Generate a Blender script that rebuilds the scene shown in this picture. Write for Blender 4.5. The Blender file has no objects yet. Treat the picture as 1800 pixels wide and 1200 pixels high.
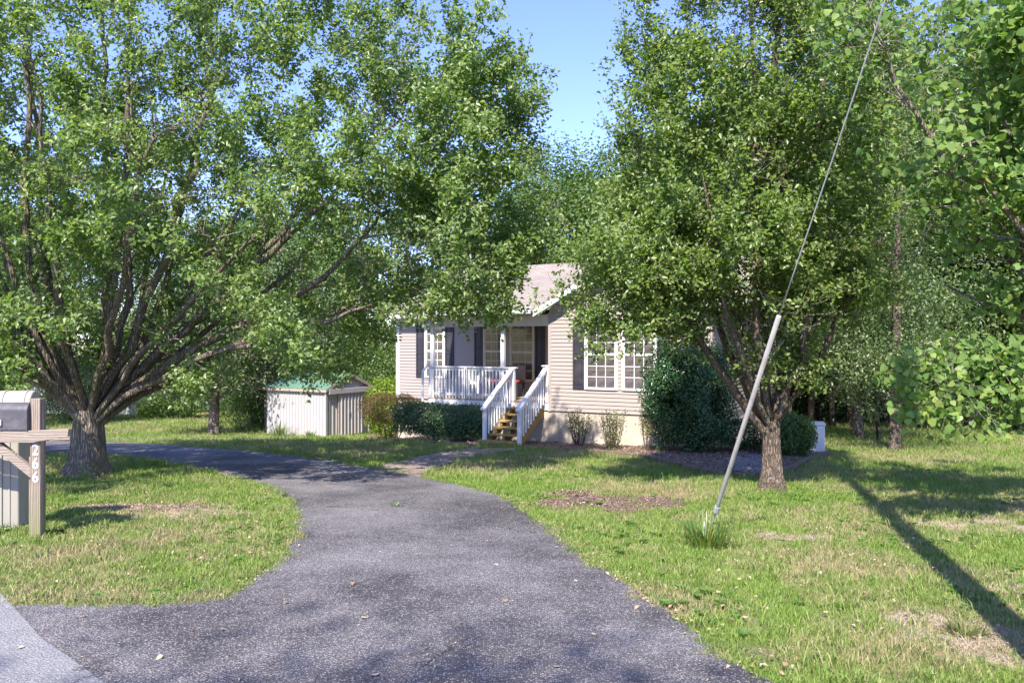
import bpy, math, random
import numpy as np
from mathutils import Vector, Matrix, geometry
random.seed(7); rng = np.random.default_rng(7)
scene = bpy.context.scene
COL = scene.collection
# ------------------------------------------------------------------ camera, sky, sun, exposure
EYE = 1.63; F = 1400.0
cam = bpy.data.objects.new('camera', bpy.data.cameras.new('camera')); COL.objects.link(cam)
cam.location = (0, 0, EYE); cam.rotation_euler = (math.radians(90), 0, 0)
cam.data.lens = 28.0; cam.data.sensor_width = 36.0; cam.data.clip_end = 4000; cam.data.clip_start = 0.05
scene.camera = cam
SUN_EL = math.radians(47); TO_SUN = Vector((-0.275, -0.96, 0)).normalized() * math.cos(SUN_EL) + Vector((0, 0, math.sin(SUN_EL)))
world = bpy.data.worlds.new('World'); scene.world = world; world.use_nodes = True
wn = world.node_tree.nodes; wl = world.node_tree.links; wn.clear()
sky = wn.new('ShaderNodeTexSky'); sky.sky_type = 'NISHITA'; sky.sun_disc = False
sky.sun_elevation = SUN_EL; sky.sun_rotation = math.atan2(TO_SUN.x, TO_SUN.y) % (2 * math.pi)
sky.air_density = 0.9; sky.dust_density = 0.15; sky.ozone_density = 2.2
bg = wn.new('ShaderNodeBackground'); bg.inputs['Strength'].default_value = 0.13
wo = wn.new('ShaderNodeOutputWorld'); tint = wn.new('ShaderNodeMix'); tint.data_type = 'RGBA'; tint.blend_type = 'MULTIPLY'; tint.inputs[0].default_value = 1.0; tint.inputs[7].default_value = (.68, .655, .93, 1)
wl.new(sky.outputs[0], tint.inputs[6]); wl.new(tint.outputs[2], bg.inputs[0]); wl.new(bg.outputs[0], wo.inputs[0])
sl = bpy.data.lights.new('sun', 'SUN'); sl.energy = 3.0; sl.angle = math.radians(0.6); sl.color = (1.0, 0.93, 0.82)
sun = bpy.data.objects.new('sun', sl); COL.objects.link(sun); sun.rotation_euler = TO_SUN.to_track_quat('Z', 'Y').to_euler()
scene.view_settings.view_transform = 'Standard'; scene.view_settings.look = 'None'
scene.view_settings.gamma = 1.0; scene.view_settings.use_curve_mapping = False
scene.view_settings.exposure = 1.8
cy = scene.cycles
cy.max_bounces = 7; cy.diffuse_bounces = 4; cy.glossy_bounces = 2; cy.transmission_bounces = 4; cy.transparent_max_bounces = 6
cy.use_denoising = True; cy.sample_clamp_indirect = 6

# ------------------------------------------------------------------ terrain
def sstep(t):
    t = np.clip(t, 0, 1); return t * t * (3 - 2 * t)
def g(x, y):
    x = np.asarray(x, float); y = np.asarray(y, float)
    base = -0.0508 * np.minimum(y, 70) - 0.012 * np.clip(y - 70, 0, 400)
    dip = 0.42 * sstep((y - 19) / 11.0) * sstep((-x - 0.5) / 4.5)
    return base - dip
def G(x, y): return float(g(x, y))
def hit(px, py):                      # where the view ray through a photo pixel meets the ground
    a = (px - 900) / F; b = (py - 600) / F
    lo, hi = 0.5, 400.0
    for _ in range(50):
        m = (lo + hi) / 2
        if EYE - b * m > G(a * m, m): lo = m
        else: hi = m
    return a * lo, lo
def at(px, py, d): return Vector(((px - 900) / F * d, d, EYE - (py - 600) / F * d))

# ------------------------------------------------------------------ helpers
def tag(o, label=None, cat=None, group=None, kind=None):
    if label: o['label'] = label
    if cat: o['category'] = cat
    if group: o['group'] = group
    if kind: o['kind'] = kind
    return o
def empty(name, loc=(0, 0, 0), rz=0.0, parent=None):
    o = bpy.data.objects.new(name, None); COL.objects.link(o); o.location = loc; o.rotation_euler = (0, 0, rz)
    o.empty_display_size = 0.2
    if parent: o.parent = parent
    return o
def link(name, me, parent=None):
    o = bpy.data.objects.new(name, me); COL.objects.link(o)
    if parent: o.parent = parent
    return o
def copy_tree(o, parent=None):
    c = o.copy(); COL.objects.link(c); c.parent = parent
    for ch in list(o.children): copy_tree(ch, c)
    return c
def np_mesh(name, V, Fc, mat, smooth=False, attrs=None):
    V = np.asarray(V, np.float32); Fc = np.asarray(Fc, np.int32); k = Fc.shape[1]
    me = bpy.data.meshes.new(name)
    me.vertices.add(len(V)); me.vertices.foreach_set('co', V.ravel())
    me.loops.add(Fc.size); me.loops.foreach_set('vertex_index', Fc.ravel())
    me.polygons.add(len(Fc)); me.polygons.foreach_set('loop_start', np.arange(0, Fc.size, k, dtype=np.int32))
    if smooth: me.polygons.foreach_set('use_smooth', np.ones(len(Fc), bool))
    for nm, arr in (attrs or {}).items():
        at_ = me.attributes.new(nm, 'FLOAT', 'FACE'); at_.data.foreach_set('value', np.asarray(arr, np.float32))
    me.update(calc_edges=True)
    if mat: me.materials.append(mat)
    return me
class MB:
    def __init__(s): s.v = []; s.f = []
    def quad(s, *p):
        n = len(s.v); s.v += [tuple(q) for q in p]; s.f.append(tuple(range(n, n + len(p)))); return s
    def box(s, x0, x1, y0, y1, z0, z1):
        n = len(s.v)
        s.v += [(x0,y0,z0),(x1,y0,z0),(x1,y1,z0),(x0,y1,z0),(x0,y0,z1),(x1,y0,z1),(x1,y1,z1),(x0,y1,z1)]
        for q in ((3,2,1,0),(4,5,6,7),(0,1,5,4),(1,2,6,5),(2,3,7,6),(3,0,4,7)): s.f.append(tuple(n + i for i in q))
        return s
    def prism(s, pts, d):               # pts: 3-D polygon, d: extrusion vector
        n = len(s.v); k = len(pts); d = Vector(d)
        s.v += [tuple(p) for p in pts] + [tuple(Vector(p) + d) for p in pts]
        s.f.append(tuple(n + k - 1 - i for i in range(k))); s.f.append(tuple(n + k + i for i in range(k)))
        for i in range(k): j = (i + 1) % k; s.f.append((n + i, n + j, n + k + j, n + k + i))
        return s
    def beam(s, a, b, w, h, up=(0, 0, 1)):
        a = Vector(a); b = Vector(b); d = (b - a).normalized(); sd = d.cross(Vector(up))
        if sd.length < 1e-4: sd = Vector((1, 0, 0))
        sd.normalize(); u = sd.cross(d).normalized(); sd *= w / 2; u *= h / 2
        return s.prism([a - sd - u, a + sd - u, a + sd + u, a - sd + u], b - a)
    def tube(s, pts, r, k=8, cap=True):
        pts = [Vector(p) for p in pts]; rr = r if isinstance(r, (list, tuple)) else [r] * len(pts); n0 = len(s.v)
        ref = Vector((0, 0, 1)) if abs((pts[-1] - pts[0]).normalized().z) < .9 else Vector((1, 0, 0))
        for i, p in enumerate(pts):
            d = (pts[min(i + 1, len(pts) - 1)] - pts[max(i - 1, 0)]).normalized()
            a = d.cross(ref).normalized(); b = d.cross(a)
            for j in range(k):
                t = 2 * math.pi * j / k; s.v.append(tuple(p + (a * math.cos(t) + b * math.sin(t)) * rr[i]))
        for i in range(len(pts) - 1):
            for j in range(k):
                q = (j + 1) % k; s.f.append((n0 + i*k + j, n0 + i*k + q, n0 + (i+1)*k + q, n0 + (i+1)*k + j))
        if cap: s.f.append(tuple(n0 + j for j in reversed(range(k)))); s.f.append(tuple(n0 + (len(pts)-1)*k + j for j in range(k)))
        return s
    def mesh(s, name, mat, smooth=False, bevel=0.0):
        me = bpy.data.meshes.new(name); me.from_pydata(s.v, [], s.f)
        if mat: me.materials.append(mat)
        if smooth: me.polygons.foreach_set('use_smooth', [True] * len(me.polygons))
        me.validate(); me.update(); return me
    def build(s, name, mat, parent=None, smooth=False, loc=None, bevel=0.0):
        o = link(name, s.mesh(name, mat, smooth), parent)
        if loc is not None: o.location = loc
        if bevel:
            m = o.modifiers.new('bevel', 'BEVEL'); m.width = bevel; m.segments = 2; m.limit_method = 'ANGLE'; m.angle_limit = math.radians(50)
        return o

# ------------------------------------------------------------------ materials
class NT:
    def __init__(s, name):
        s.m = bpy.data.materials.new(name); s.m.use_nodes = True; s.t = s.m.node_tree; s.n = s.t.nodes; s.l = s.t.links
        s.p = s.n['Principled BSDF']; s.out = s.n['Material Output']
    def new(s, t, **kw):
        o = s.n.new(t)
        for k, v in kw.items(): setattr(o, k, v)
        return o
    def coord(s, kind='Object'): return s.new('ShaderNodeTexCoord').outputs[kind]
    def pos(s): return s.new('ShaderNodeNewGeometry').outputs['Position']
    def noise(s, vec, scale, detail=3, rough=.55, dist=0):
        o = s.new('ShaderNodeTexNoise'); s.l.new(vec, o.inputs['Vector']); o.inputs['Scale'].default_value = scale
        o.inputs['Detail'].default_value = detail; o.inputs['Roughness'].default_value = rough; o.inputs['Distortion'].default_value = dist
        return o.outputs['Fac']
    def vor(s, vec, scale, feat='F1', out='Distance'):
        o = s.new('ShaderNodeTexVoronoi', feature=feat); s.l.new(vec, o.inputs['Vector']); o.inputs['Scale'].default_value = scale; return o.outputs[out]
    def map(s, vec, sc=(1,1,1), rot=(0,0,0), loc=(0,0,0)):
        o = s.new('ShaderNodeMapping'); s.l.new(vec, o.inputs[0]); o.inputs['Scale'].default_value = sc
        o.inputs['Rotation'].default_value = rot; o.inputs['Location'].default_value = loc; return o.outputs[0]
    def ramp(s, fac, stops, interp='LINEAR'):
        o = s.new('ShaderNodeValToRGB'); s.l.new(fac, o.inputs[0]); e = o.color_ramp.elements; o.color_ramp.interpolation = interp
        while len(e) < len(stops): e.new(0.5)
        for i, (p, c) in enumerate(stops):
            e[i].position = p; c = (c, c, c) if isinstance(c, (int, float)) else c; e[i].color = (*c, 1)
        return o.outputs[0]
    def mix(s, fac, a, b, mode='MIX'):
        o = s.new('ShaderNodeMix', data_type='RGBA', blend_type=mode)
        for sock, v in ((o.inputs[0], fac), (o.inputs[6], a), (o.inputs[7], b)):
            if isinstance(v, (int, float)): sock.default_value = v
            elif isinstance(v, tuple): sock.default_value = (*v, 1)
            else: s.l.new(v, sock)
        return o.outputs[2]
    def math(s, op, a, b=0.0):
        o = s.new('ShaderNodeMath', operation=op)
        for sock, v in ((o.inputs[0], a), (o.inputs[1], b)):
            if isinstance(v, (int, float)): sock.default_value = v
            else: s.l.new(v, sock)
        return o.outputs[0]
    def attr(s, name): return s.new('ShaderNodeAttribute', attribute_name=name).outputs['Fac']
    def bump(s, h, strength=.5, dist=.01):
        o = s.new('ShaderNodeBump'); s.l.new(h, o.inputs['Height']); o.inputs['Strength'].default_value = strength
        o.inputs['Distance'].default_value = dist; s.l.new(o.outputs[0], s.p.inputs['Normal']); return s
    def col(s, c):
        if isinstance(c, tuple): s.p.inputs['Base Color'].default_value = (*c, 1)
        else: s.l.new(c, s.p.inputs['Base Color'])
        return s
    def rough(s, r, spec=.5, metal=0):
        s.p.inputs['Roughness'].default_value = r; s.p.inputs['Specular IOR Level'].default_value = spec; s.p.inputs['Metallic'].default_value = metal; return s

def paint(name, c, r=.5, var=.12, dirt=(.25, .22, .18), scale=3.0, bump=.15, spec=.4):
    t = NT(name); v = t.coord(); n = t.noise(v, scale, 5, .65); n2 = t.noise(v, scale * 9, 3)
    c1 = t.mix(t.math('MULTIPLY', t.ramp(n, [(.45, 0.0), (.8, 1.0)]), var * 2), c, dirt)
    t.col(t.mix(t.math('MULTIPLY', n2, var), c1, tuple(x * .75 for x in c))); t.rough(r, spec); t.bump(n2, bump, .004); return t.m
def leaf_mat(name, cols, trans=.38, gloss=.38, spec=.6):
    t = NT(name); r = t.attr('rnd'); p = t.noise(t.pos(), .55, 2)
    c = t.ramp(t.math('ADD', t.math('MULTIPLY', r, .8), t.math('MULTIPLY', p, .25)), [(i / (len(cols) - 1), c) for i, c in enumerate(cols)])
    t.col(c); t.rough(gloss, spec); t.p.inputs['Coat Weight'].default_value = .12; t.p.inputs['Coat Roughness'].default_value = .3
    tr = t.new('ShaderNodeBsdfTranslucent'); t.l.new(t.mix(1.0, c, (1.3, 1.45, .55), 'MULTIPLY'), tr.inputs[0])
    ms = t.new('ShaderNodeMixShader'); ms.inputs[0].default_value = trans
    t.l.new(t.p.outputs[0], ms.inputs[1]); t.l.new(tr.outputs[0], ms.inputs[2]); t.l.new(ms.outputs[0], t.out.inputs[0]); return t.m
def bark_mat(name, a, b, moss=.0, sc=1.0):
    t = NT(name); v = t.coord(); vm = t.map(v, (1, 1, .14))
    n = t.noise(vm, 26 * sc, 5, .7); w = t.vor(vm, 30 * sc, 'DISTANCE_TO_EDGE'); big = t.noise(v, 2.2, 3)
    cr = t.ramp(w, [(0.0, 0.0), (.22, 1.0)])
    h = t.math('ADD', t.math('MULTIPLY', n, .7), t.math('MULTIPLY', cr, .6))
    c = t.mix(t.ramp(n, [(.3, 0.0), (.7, 1.0)]), a, b)
    c = t.mix(t.math('MULTIPLY', t.ramp(cr, [(0, 1.0), (1, 0.0)]), .8), c, tuple(x * .28 for x in a))
    c = t.mix(t.ramp(t.noise(vm, 7, 4, .7), [(.40, .55), (.60, 0.0)]), c, tuple(x * .6 for x in a))
    if moss: c = t.mix(t.math('MULTIPLY', t.ramp(big, [(.5, 0.0), (.62, 1.0)]), moss), c, (.16, .17, .05))
    lich = t.ramp(t.noise(v, 9, 2), [(.62, 0.0), (.68, 1.0)]); c = t.mix(t.math('MULTIPLY', lich, .45), c, (.38, .39, .34))
    t.col(c); t.rough(.9, .2); t.bump(h, 1.0, .03); return t.m
M = {}
M['bark'] = bark_mat('bark_grey_brown', (.21, .165, .13), (.50, .41, .345), .5)
M['bark2'] = bark_mat('bark_brown', (.19, .14, .105), (.42, .33, .26), .15, 1.8)
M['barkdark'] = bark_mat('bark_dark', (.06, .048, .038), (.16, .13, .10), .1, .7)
M['twig'] = bark_mat('twig_grey', (.34, .28, .23), (.62, .55, .48))
M['leaf_pear'] = leaf_mat('leaf_pear', [(.09, .16, .05), (.14, .22, .06), (.20, .285, .08), (.33, .39, .14)], .5)
M['leaf_pear2'] = leaf_mat('leaf_pear_right', [(.09, .15, .045), (.135, .21, .05), (.20, .28, .065), (.33, .37, .12)], .5)
M['leaf_oak'] = leaf_mat('leaf_grey_green', [(.08, .13, .05), (.13, .19, .08), (.20, .26, .13), (.27, .31, .17)])
M['leaf_wood'] = leaf_mat('leaf_woodland', [(.06, .11, .035), (.095, .16, .045), (.14, .22, .06), (.22, .28, .09)], .48)
M['leaf_pale'] = leaf_mat('leaf_pale', [(.07, .12, .045), (.12, .18, .065), (.18, .25, .09), (.24, .30, .12)])
M['leaf_redbud'] = leaf_mat('leaf_redbud', [(.08, .16, .035), (.13, .225, .05), (.18, .29, .07), (.30, .36, .09)], .42, .6, .3)
M['leaf_holly'] = leaf_mat('leaf_holly', [(.02, .07, .03), (.04, .105, .04), (.065, .145, .05), (.13, .23, .06)], .2, .22)
M['leaf_maple'] = leaf_mat('leaf_maple_red', [(.12, .08, .03), (.20, .11, .045), (.15, .14, .04), (.30, .17, .08)])
M['leaf_yellow'] = leaf_mat('leaf_yellow_green', [(.10, .19, .02), (.18, .28, .02), (.25, .33, .03), (.32, .36, .05)])
M['leaf_azalea'] = leaf_mat('leaf_azalea', [(.06, .12, .03), (.11, .17, .04), (.18, .21, .06), (.30, .24, .08)])
M['blade'] = leaf_mat('blade_strap', [(.04, .10, .02), (.07, .15, .025), (.11, .19, .035), (.30, .24, .05)], .3)

def grass_mat():
    t = NT('grass_blade'); P = t.pos()
    r = t.attr('rnd'); oi = t.new('ShaderNodeObjectInfo').outputs['Random']
    k = t.math('ADD', t.math('MULTIPLY', r, .55), t.math('MULTIPLY', oi, .45))
    green = t.ramp(k, [(0, (.10, .19, .03)), (.4, (.18, .29, .05)), (.75, (.29, .39, .08)), (1, (.42, .46, .17))])
    dry = t.ramp(k, [(0, (.27, .22, .12)), (.6, (.46, .37, .22)), (1, (.60, .50, .33))])
    d1 = t.noise(P, .45, 4, .6); d2 = t.noise(P, 2.6, 3)
    f = t.math('ADD', t.math('MULTIPLY', d1, .7), t.math('MULTIPLY', d2, .4))
    f = t.math('ADD', f, t.math('MULTIPLY', r, .16))
    c = t.mix(t.ramp(f, [(.595, 0.0), (.76, .85)]), green, dry)
    t.col(c); t.rough(.55, .3)
    tr = t.new('ShaderNodeBsdfTranslucent'); t.l.new(c, tr.inputs[0]); ms = t.new('ShaderNodeMixShader'); ms.inputs[0].default_value = .35
    t.l.new(t.p.outputs[0], ms.inputs[1]); t.l.new(tr.outputs[0], ms.inputs[2]); t.l.new(ms.outputs[0], t.out.inputs[0]); return t.m
M['grass'] = grass_mat()
M['strawblade'] = leaf_mat('straw_blade', [(.22, .16, .11), (.36, .28, .20), (.48, .39, .29), (.60, .51, .40)], .15, .8)
def ground_mat():
    t = NT('lawn_soil'); P = t.pos(); n1 = t.noise(P, .45, 4, .6); n2 = t.noise(P, 2.6, 3); n3 = t.noise(P, 55, 4, .7); n4 = t.noise(P, 14, 4, .7)
    f = t.math('ADD', t.math('MULTIPLY', n1, .7), t.math('MULTIPLY', n2, .4))
    gr = t.ramp(n3, [(.3, (.06, .12, .02)), (.5, (.14, .23, .04)), (.7, (.26, .34, .08))])
    st = t.ramp(n3, [(.3, (.17, .12, .075)), (.5, (.33, .25, .15)), (.7, (.48, .39, .26))])
    f2 = t.math('ADD', f, t.math('MULTIPLY', n4, .24))
    t.col(t.mix(t.ramp(f2, [(.58, .12), (.76, 1.0)]), gr, st)); t.rough(.95, .1); t.bump(n3, .8, .03); return t.m
M['ground'] = ground_mat()
def asphalt(name, dark, light, fleck, worn=0.5):
    t = NT(name); P = t.pos(); a = t.vor(P, 75, 'F1', 'Distance'); rnd = t.vor(P, 75, 'F1', 'Color'); n = t.noise(P, 160, 3, .8)
    w = t.noise(P, .55, 5, .6, .4); w2 = t.noise(P, 2.4, 4, .65); sp = t.new('ShaderNodeSeparateColor'); t.l.new(rnd, sp.inputs[0])
    fl = t.math('GREATER_THAN', t.math('ADD', sp.outputs[0], t.math('MULTIPLY', w, .45)), .93 + .0)
    flk = t.math('MULTIPLY', fl, t.ramp(a, [(.3, 1.0), (.55, 0.0)]))
    wear = t.ramp(t.math('ADD', t.math('MULTIPLY', w, .75), t.math('MULTIPLY', w2, .3)), [(.42, 0.0), (.68, 1.0)])
    base = t.mix(t.math('MULTIPLY', wear, worn), dark, light)
    base = t.mix(t.math('MULTIPLY', n, .55), base, tuple(x * .45 for x in dark))
    hi = t.ramp(t.noise(P, 110, 2, .7), [(.50, 0.0), (.60, 1.0)])
    base = t.mix(t.math('MULTIPLY', hi, t.math('ADD', t.math('MULTIPLY', wear, .75), .16)), base, fleck)
    st = t.ramp(t.noise(t.map(P, (1, 1, 1), (0, 0, .4), (3, 1, 0)), 1.3, 5, .7, 1.2), [(.60, 0.0), (.72, 1.0)])
    base = t.mix(t.math('MULTIPLY', st, .5), base, tuple(x * .4 for x in dark))
    wv = t.new('ShaderNodeVectorMath', operation='ADD'); t.l.new(P, wv.inputs[0]); wn3 = t.new('ShaderNodeTexNoise'); t.l.new(P, wn3.inputs['Vector']); wn3.inputs['Scale'].default_value = 1.5; wn3.inputs['Detail'].default_value = 5
    sc3 = t.new('ShaderNodeVectorMath', operation='SCALE'); t.l.new(wn3.outputs['Color'], sc3.inputs[0]); sc3.inputs['Scale'].default_value = 1.1; t.l.new(sc3.outputs[0], wv.inputs[1])
    ck = t.ramp(t.vor(wv.outputs[0], .42, 'DISTANCE_TO_EDGE'), [(.0, 1.0), (.012, 0.0)]); ck = t.math('MULTIPLY', ck, t.ramp(t.noise(P, .8, 2), [(.48, 0.0), (.56, 1.0)]))
    base = t.mix(t.math('MULTIPLY', ck, .7), base, tuple(x * .25 for x in dark))
    t.col(t.mix(t.math('MULTIPLY', flk, .8), base, fleck)); t.rough(.85, .25); t.bump(t.math('ADD', a, n), .7, .012); return t.m
M['asphalt'] = asphalt('asphalt_driveway', (.060, .054, .060), (.15, .137, .146), (.46, .43, .43), .9)
M['road'] = asphalt('road_worn', (.22, .22, .24), (.32, .31, .32), (.5, .48, .47), .8)
def litter_mat(name, a, b, c, sc=30):
    t = NT(name); P = t.pos(); v = t.vor(P, sc, 'F1', 'Color'); sp = t.new('ShaderNodeSeparateColor'); t.l.new(v, sp.inputs[0])
    n = t.noise(P, sc * 1.7, 4, .7); cc = t.ramp(t.math('ADD', t.math('MULTIPLY', sp.outputs[0], .6), t.math('MULTIPLY', n, .4)), [(.2, a), (.5, b), (.8, c)])
    t.col(cc); t.rough(.95, .15); t.bump(t.math('ADD', n, t.vor(P, sc)), .9, .03); return t.m
M['mulch'] = litter_mat('mulch', (.09, .06, .045), (.21, .14, .105), (.42, .31, .24))
M['gravel'] = litter_mat('gravel', (.14, .12, .12), (.28, .25, .25), (.45, .42, .41), 45)
M['paver'] = litter_mat('paver_brown', (.20, .15, .13), (.30, .23, .20), (.40, .33, .29), 12)
M['bare'] = litter_mat('bare_soil', (.10, .06, .055), (.20, .13, .11), (.31, .21, .17), 26)
M['straw'] = litter_mat('dead_grass', (.24, .18, .12), (.40, .31, .22), (.56, .46, .36), 40)
M['siding'] = paint('vinyl_siding', (.375, .32, .295), .5, .06, (.36, .30, .27), 1.2, .05)
M['white'] = paint('white_paint', (.80, .80, .80), .5, .12, (.42, .40, .38), 2.5, .1)
M['whitevinyl'] = paint('white_vinyl', (.80, .80, .80), .35, .04)
M['black'] = paint('dark_shutter', (.035, .033, .045), .45, .1)
M['cream_and_shade'] = paint('cream_and_shaded_trim', (.62, .56, .46), .5, .08)  # cream trim, also used as shade-tinted white on the porch window frames
def glass_mat():
    t = NT('window_glass'); v = t.coord('Object'); n = t.noise(v, 3, 2)
    t.col(t.ramp(n, [(.35, (.055, .05, .055)), (.65, (.17, .14, .14))])); t.rough(.04, .9); t.p.inputs['Coat Weight'].default_value = .4; return t.m
M['glass'] = glass_mat()
def skirt_mat():
    t = NT('parged_skirting'); v = t.coord(); n = t.noise(v, 2, 4); n2 = t.noise(v, 40, 3, .7)
    st = t.noise(t.map(v, (6, 6, .6)), 2, 3)
    c = t.mix(t.ramp(n, [(.3, 0.0), (.7, 1.0)]), (.45, .39, .325), (.56, .49, .41)); c = t.mix(t.math('MULTIPLY', t.ramp(st, [(.5, 0.0), (.7, 1.0)]), .4), c, (.34, .28, .21))
    t.col(c); t.rough(.9, .2); t.bump(n2, .4, .01); return t.m
M['skirt'] = skirt_mat()
def shingle_mat(name, rot):
    t = NT(name); v = t.map(t.coord(), (1, 1.08, 1), (0, 0, rot)); b = t.new('ShaderNodeTexBrick'); t.l.new(v, b.inputs[0])
    b.inputs['Scale'].default_value = 1.0; b.inputs['Brick Width'].default_value = .31; b.inputs['Row Height'].default_value = .14
    b.inputs['Mortar Size'].default_value = .012; b.inputs['Color1'].default_value = (.25, .205, .175, 1); b.inputs['Color2'].default_value = (.35, .29, .25, 1); b.inputs['Mortar'].default_value = (.11, .09, .08, 1)
    n = t.noise(v, 60, 3, .8); n2 = t.noise(v, .6, 3)
    c = t.mix(t.math('MULTIPLY', n, .5), b.outputs[0], (.44, .38, .33)); c = t.mix(t.math('MULTIPLY', t.ramp(n2, [(.4, 0.0), (.7, 1.0)]), .3), c, (.22, .19, .17))
    t.col(c); t.rough(.9, .2); t.bump(t.math('ADD', t.math('MULTIPLY', b.outputs['Fac'], -1.5), n), .6, .01); return t.m
M['shingle'] = shingle_mat('shingles', 0); M['shingle_side'] = shingle_mat('shingles_side', math.pi / 2)
def wood_mat(name, a, b, sc=1.0, green=0.0, horiz=False):
    t = NT(name); v = t.coord(); n = t.noise(t.map(v, (8, 8, 8)), 2 * sc, 2); w = t.new('ShaderNodeTexWave', wave_type='BANDS', bands_direction='Z' if horiz else 'X')
    t.l.new(t.map(v, (.08, 1, 1) if horiz else (1, 1, .08)), w.inputs[0]); w.inputs['Scale'].default_value = 14 * sc; w.inputs['Distortion'].default_value = 9; w.inputs['Detail'].default_value = 4
    c = t.mix(w.outputs['Fac'], a, b); c = t.mix(t.math('MULTIPLY', n, .35), c, tuple(x * .5 for x in a))
    if green: 
        sp = t.new('ShaderNodeSeparateXYZ'); t.l.new(v, sp.inputs[0])
        c = t.mix(t.math('MULTIPLY', t.ramp(t.math('ADD', sp.outputs[2], t.math('MULTIPLY', n, .3)), [(.2, 1.0), (.65, 0.0)]), green), c, (.17, .20, .07))
    t.col(c); t.rough(.85, .2); t.bump(w.outputs['Fac'], .5, .006); return t.m
M['wood_gold'] = wood_mat('wood_stair', (.30, .19, .07), (.48, .33, .14), 1, 0, True)
M['wood_grey'] = wood_mat('wood_weathered', (.20, .155, .12), (.40, .33, .27), 1.0, .6)
M['wood_arm'] = wood_mat('wood_arm', (.24, .19, .15), (.44, .37, .31), 1.3, 0, True)
M['wood_deck'] = wood_mat('wood_deck', (.38, .27, .19), (.50, .37, .27))
M['timber'] = wood_mat('edging_timber', (.13, .095, .07), (.25, .19, .15))
M['mailblack'] = paint('mailbox_black', (.085, .08, .092), .5, .5, (.20, .18, .17), 8, .1)
M['beige'] = paint('beige_plastic', (.36, .33, .28), .55, .2, (.24, .22, .17), 3, .1)
M['metal'] = paint('shed_metal', (.41, .40, .405), .5, .3, (.42, .33, .26), 2.2, .05)
M['rust'] = paint('rusty_trim', (.46, .36, .29), .7, .4, (.25, .13, .07), 6, .1)
M['green_roof'] = paint('green_metal_roof', (.12, .235, .17), .5, .3, (.26, .31, .27), 2, .05)
M['pipe'] = paint('guy_guard_plastic', (.52, .48, .455), .5, .45, (.30, .26, .23), 7, .05)
M['steel'] = paint('galvanised_steel', (.42, .42, .43), .4, .15)
M['polewood'] = wood_mat('pole_wood', (.16, .11, .07), (.30, .22, .15))
M['red'] = paint('red_cushion', (.33, .07, .06), .8)
M['carwhite'] = paint('car_paint_pale', (.62, .64, .68), .25); M['cargrey'] = paint('car_paint_grey', (.35, .33, .33), .3)
M['tyre'] = paint('tyre', (.02, .02, .02), .8); M['blue'] = paint('blue_tarp', (.04, .10, .40), .5)
M['fallen'] = leaf_mat('fallen_leaf', [(.20, .12, .07), (.36, .24, .15), (.45, .34, .23), (.55, .45, .35)], .1, .7)
M['chip'] = leaf_mat('wood_chip', [(.07, .045, .035), (.17, .11, .08), (.33, .23, .17), (.50, .40, .33)], 0.0, .9)
M['farwall'] = paint('far_wall_white', (.62, .60, .56), .7, .15)

# ------------------------------------------------------------------ ground sheets
def catmull(P, n=6, closed=False):
    P = [np.array(p, float) for p in P]; out = []
    for i in range(len(P) - 1):
        p0 = P[max(i-1, 0)]; p1 = P[i]; p2 = P[i+1]; p3 = P[min(i+2, len(P)-1)]
        for k in range(n):
            t = k / n; out.append(.5 * ((2*p1) + (-p0+p2)*t + (2*p0-5*p1+4*p2-p3)*t*t + (-p0+3*p1-3*p2+p3)*t**3))
    out.append(P[-1]); return out
def inpoly(x, y, poly):
    x = np.asarray(x); y = np.asarray(y); c = np.zeros(x.shape, bool); n = len(poly)
    for i in range(n):
        x1, y1 = poly[i]; x2, y2 = poly[(i+1) % n]
        if y1 == y2: continue
        c ^= ((y1 > y) != (y2 > y)) & (x < (x2 - x1) * (y - y1) / (y2 - y1) + x1)
    return c
def sheet(name, poly, mat, off, step=.5, jit=0.0, bump=0.0):
    poly = [tuple(p) for p in poly]; dense = []
    for i, p in enumerate(poly):
        q = poly[(i+1) % len(poly)]; L = math.hypot(q[0]-p[0], q[1]-p[1]); k = max(1, int(L / max(step*.5, .06)))
        for j in range(k):
            t = j / k; dense.append((p[0]+(q[0]-p[0])*t + rng.normal(0, jit), p[1]+(q[1]-p[1])*t + rng.normal(0, jit)))
    xs = [p[0] for p in dense]; ys = [p[1] for p in dense]
    gx, gy = np.meshgrid(np.arange(min(xs), max(xs), step), np.arange(min(ys), max(ys), step)); gx = gx.ravel(); gy = gy.ravel()
    k = inpoly(gx, gy, dense); inner = list(zip(gx[k], gy[k]))
    pts = [Vector(p) for p in dense + inner]; n = len(dense)
    vo, _, fo, *_ = geometry.delaunay_2d_cdt(pts, [], [list(range(n))], 1, 1e-5)
    V = [(v.x, v.y, G(v.x, v.y) + off + (rng.normal(0, bump) if bump else 0)) for v in vo]
    me = bpy.data.meshes.new(name); me.from_pydata(V, [], [tuple(f) for f in fo]); me.materials.append(mat)
    for p in me.polygons:
        if p.normal.z < 0: p.flip()
    me.update(); return link(name, me)
xs = np.concatenate([[-900, -400, -200, -120, -80, -55], np.arange(-42, 43, 1.0), [55, 80, 120, 200, 400, 900]])
ys = np.concatenate([[-300, -120, -60, -30], np.arange(-16, 61, 1.0), [66, 75, 90, 120, 200, 450, 1200]])
GX, GY = np.meshgrid(xs, ys); V = np.stack([GX.ravel(), GY.ravel(), g(GX, GY).ravel()], 1)
nx = len(xs); ii, jj = np.meshgrid(np.arange(nx-1), np.arange(len(ys)-1)); a = (jj*nx+ii).ravel()
tag(link('ground', np_mesh('ground', V, np.stack([a, a+1, a+nx+1, a+nx], 1), M['ground'], True)), 'sloping front lawn of patchy green and straw coloured turf', kind='structure')

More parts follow.
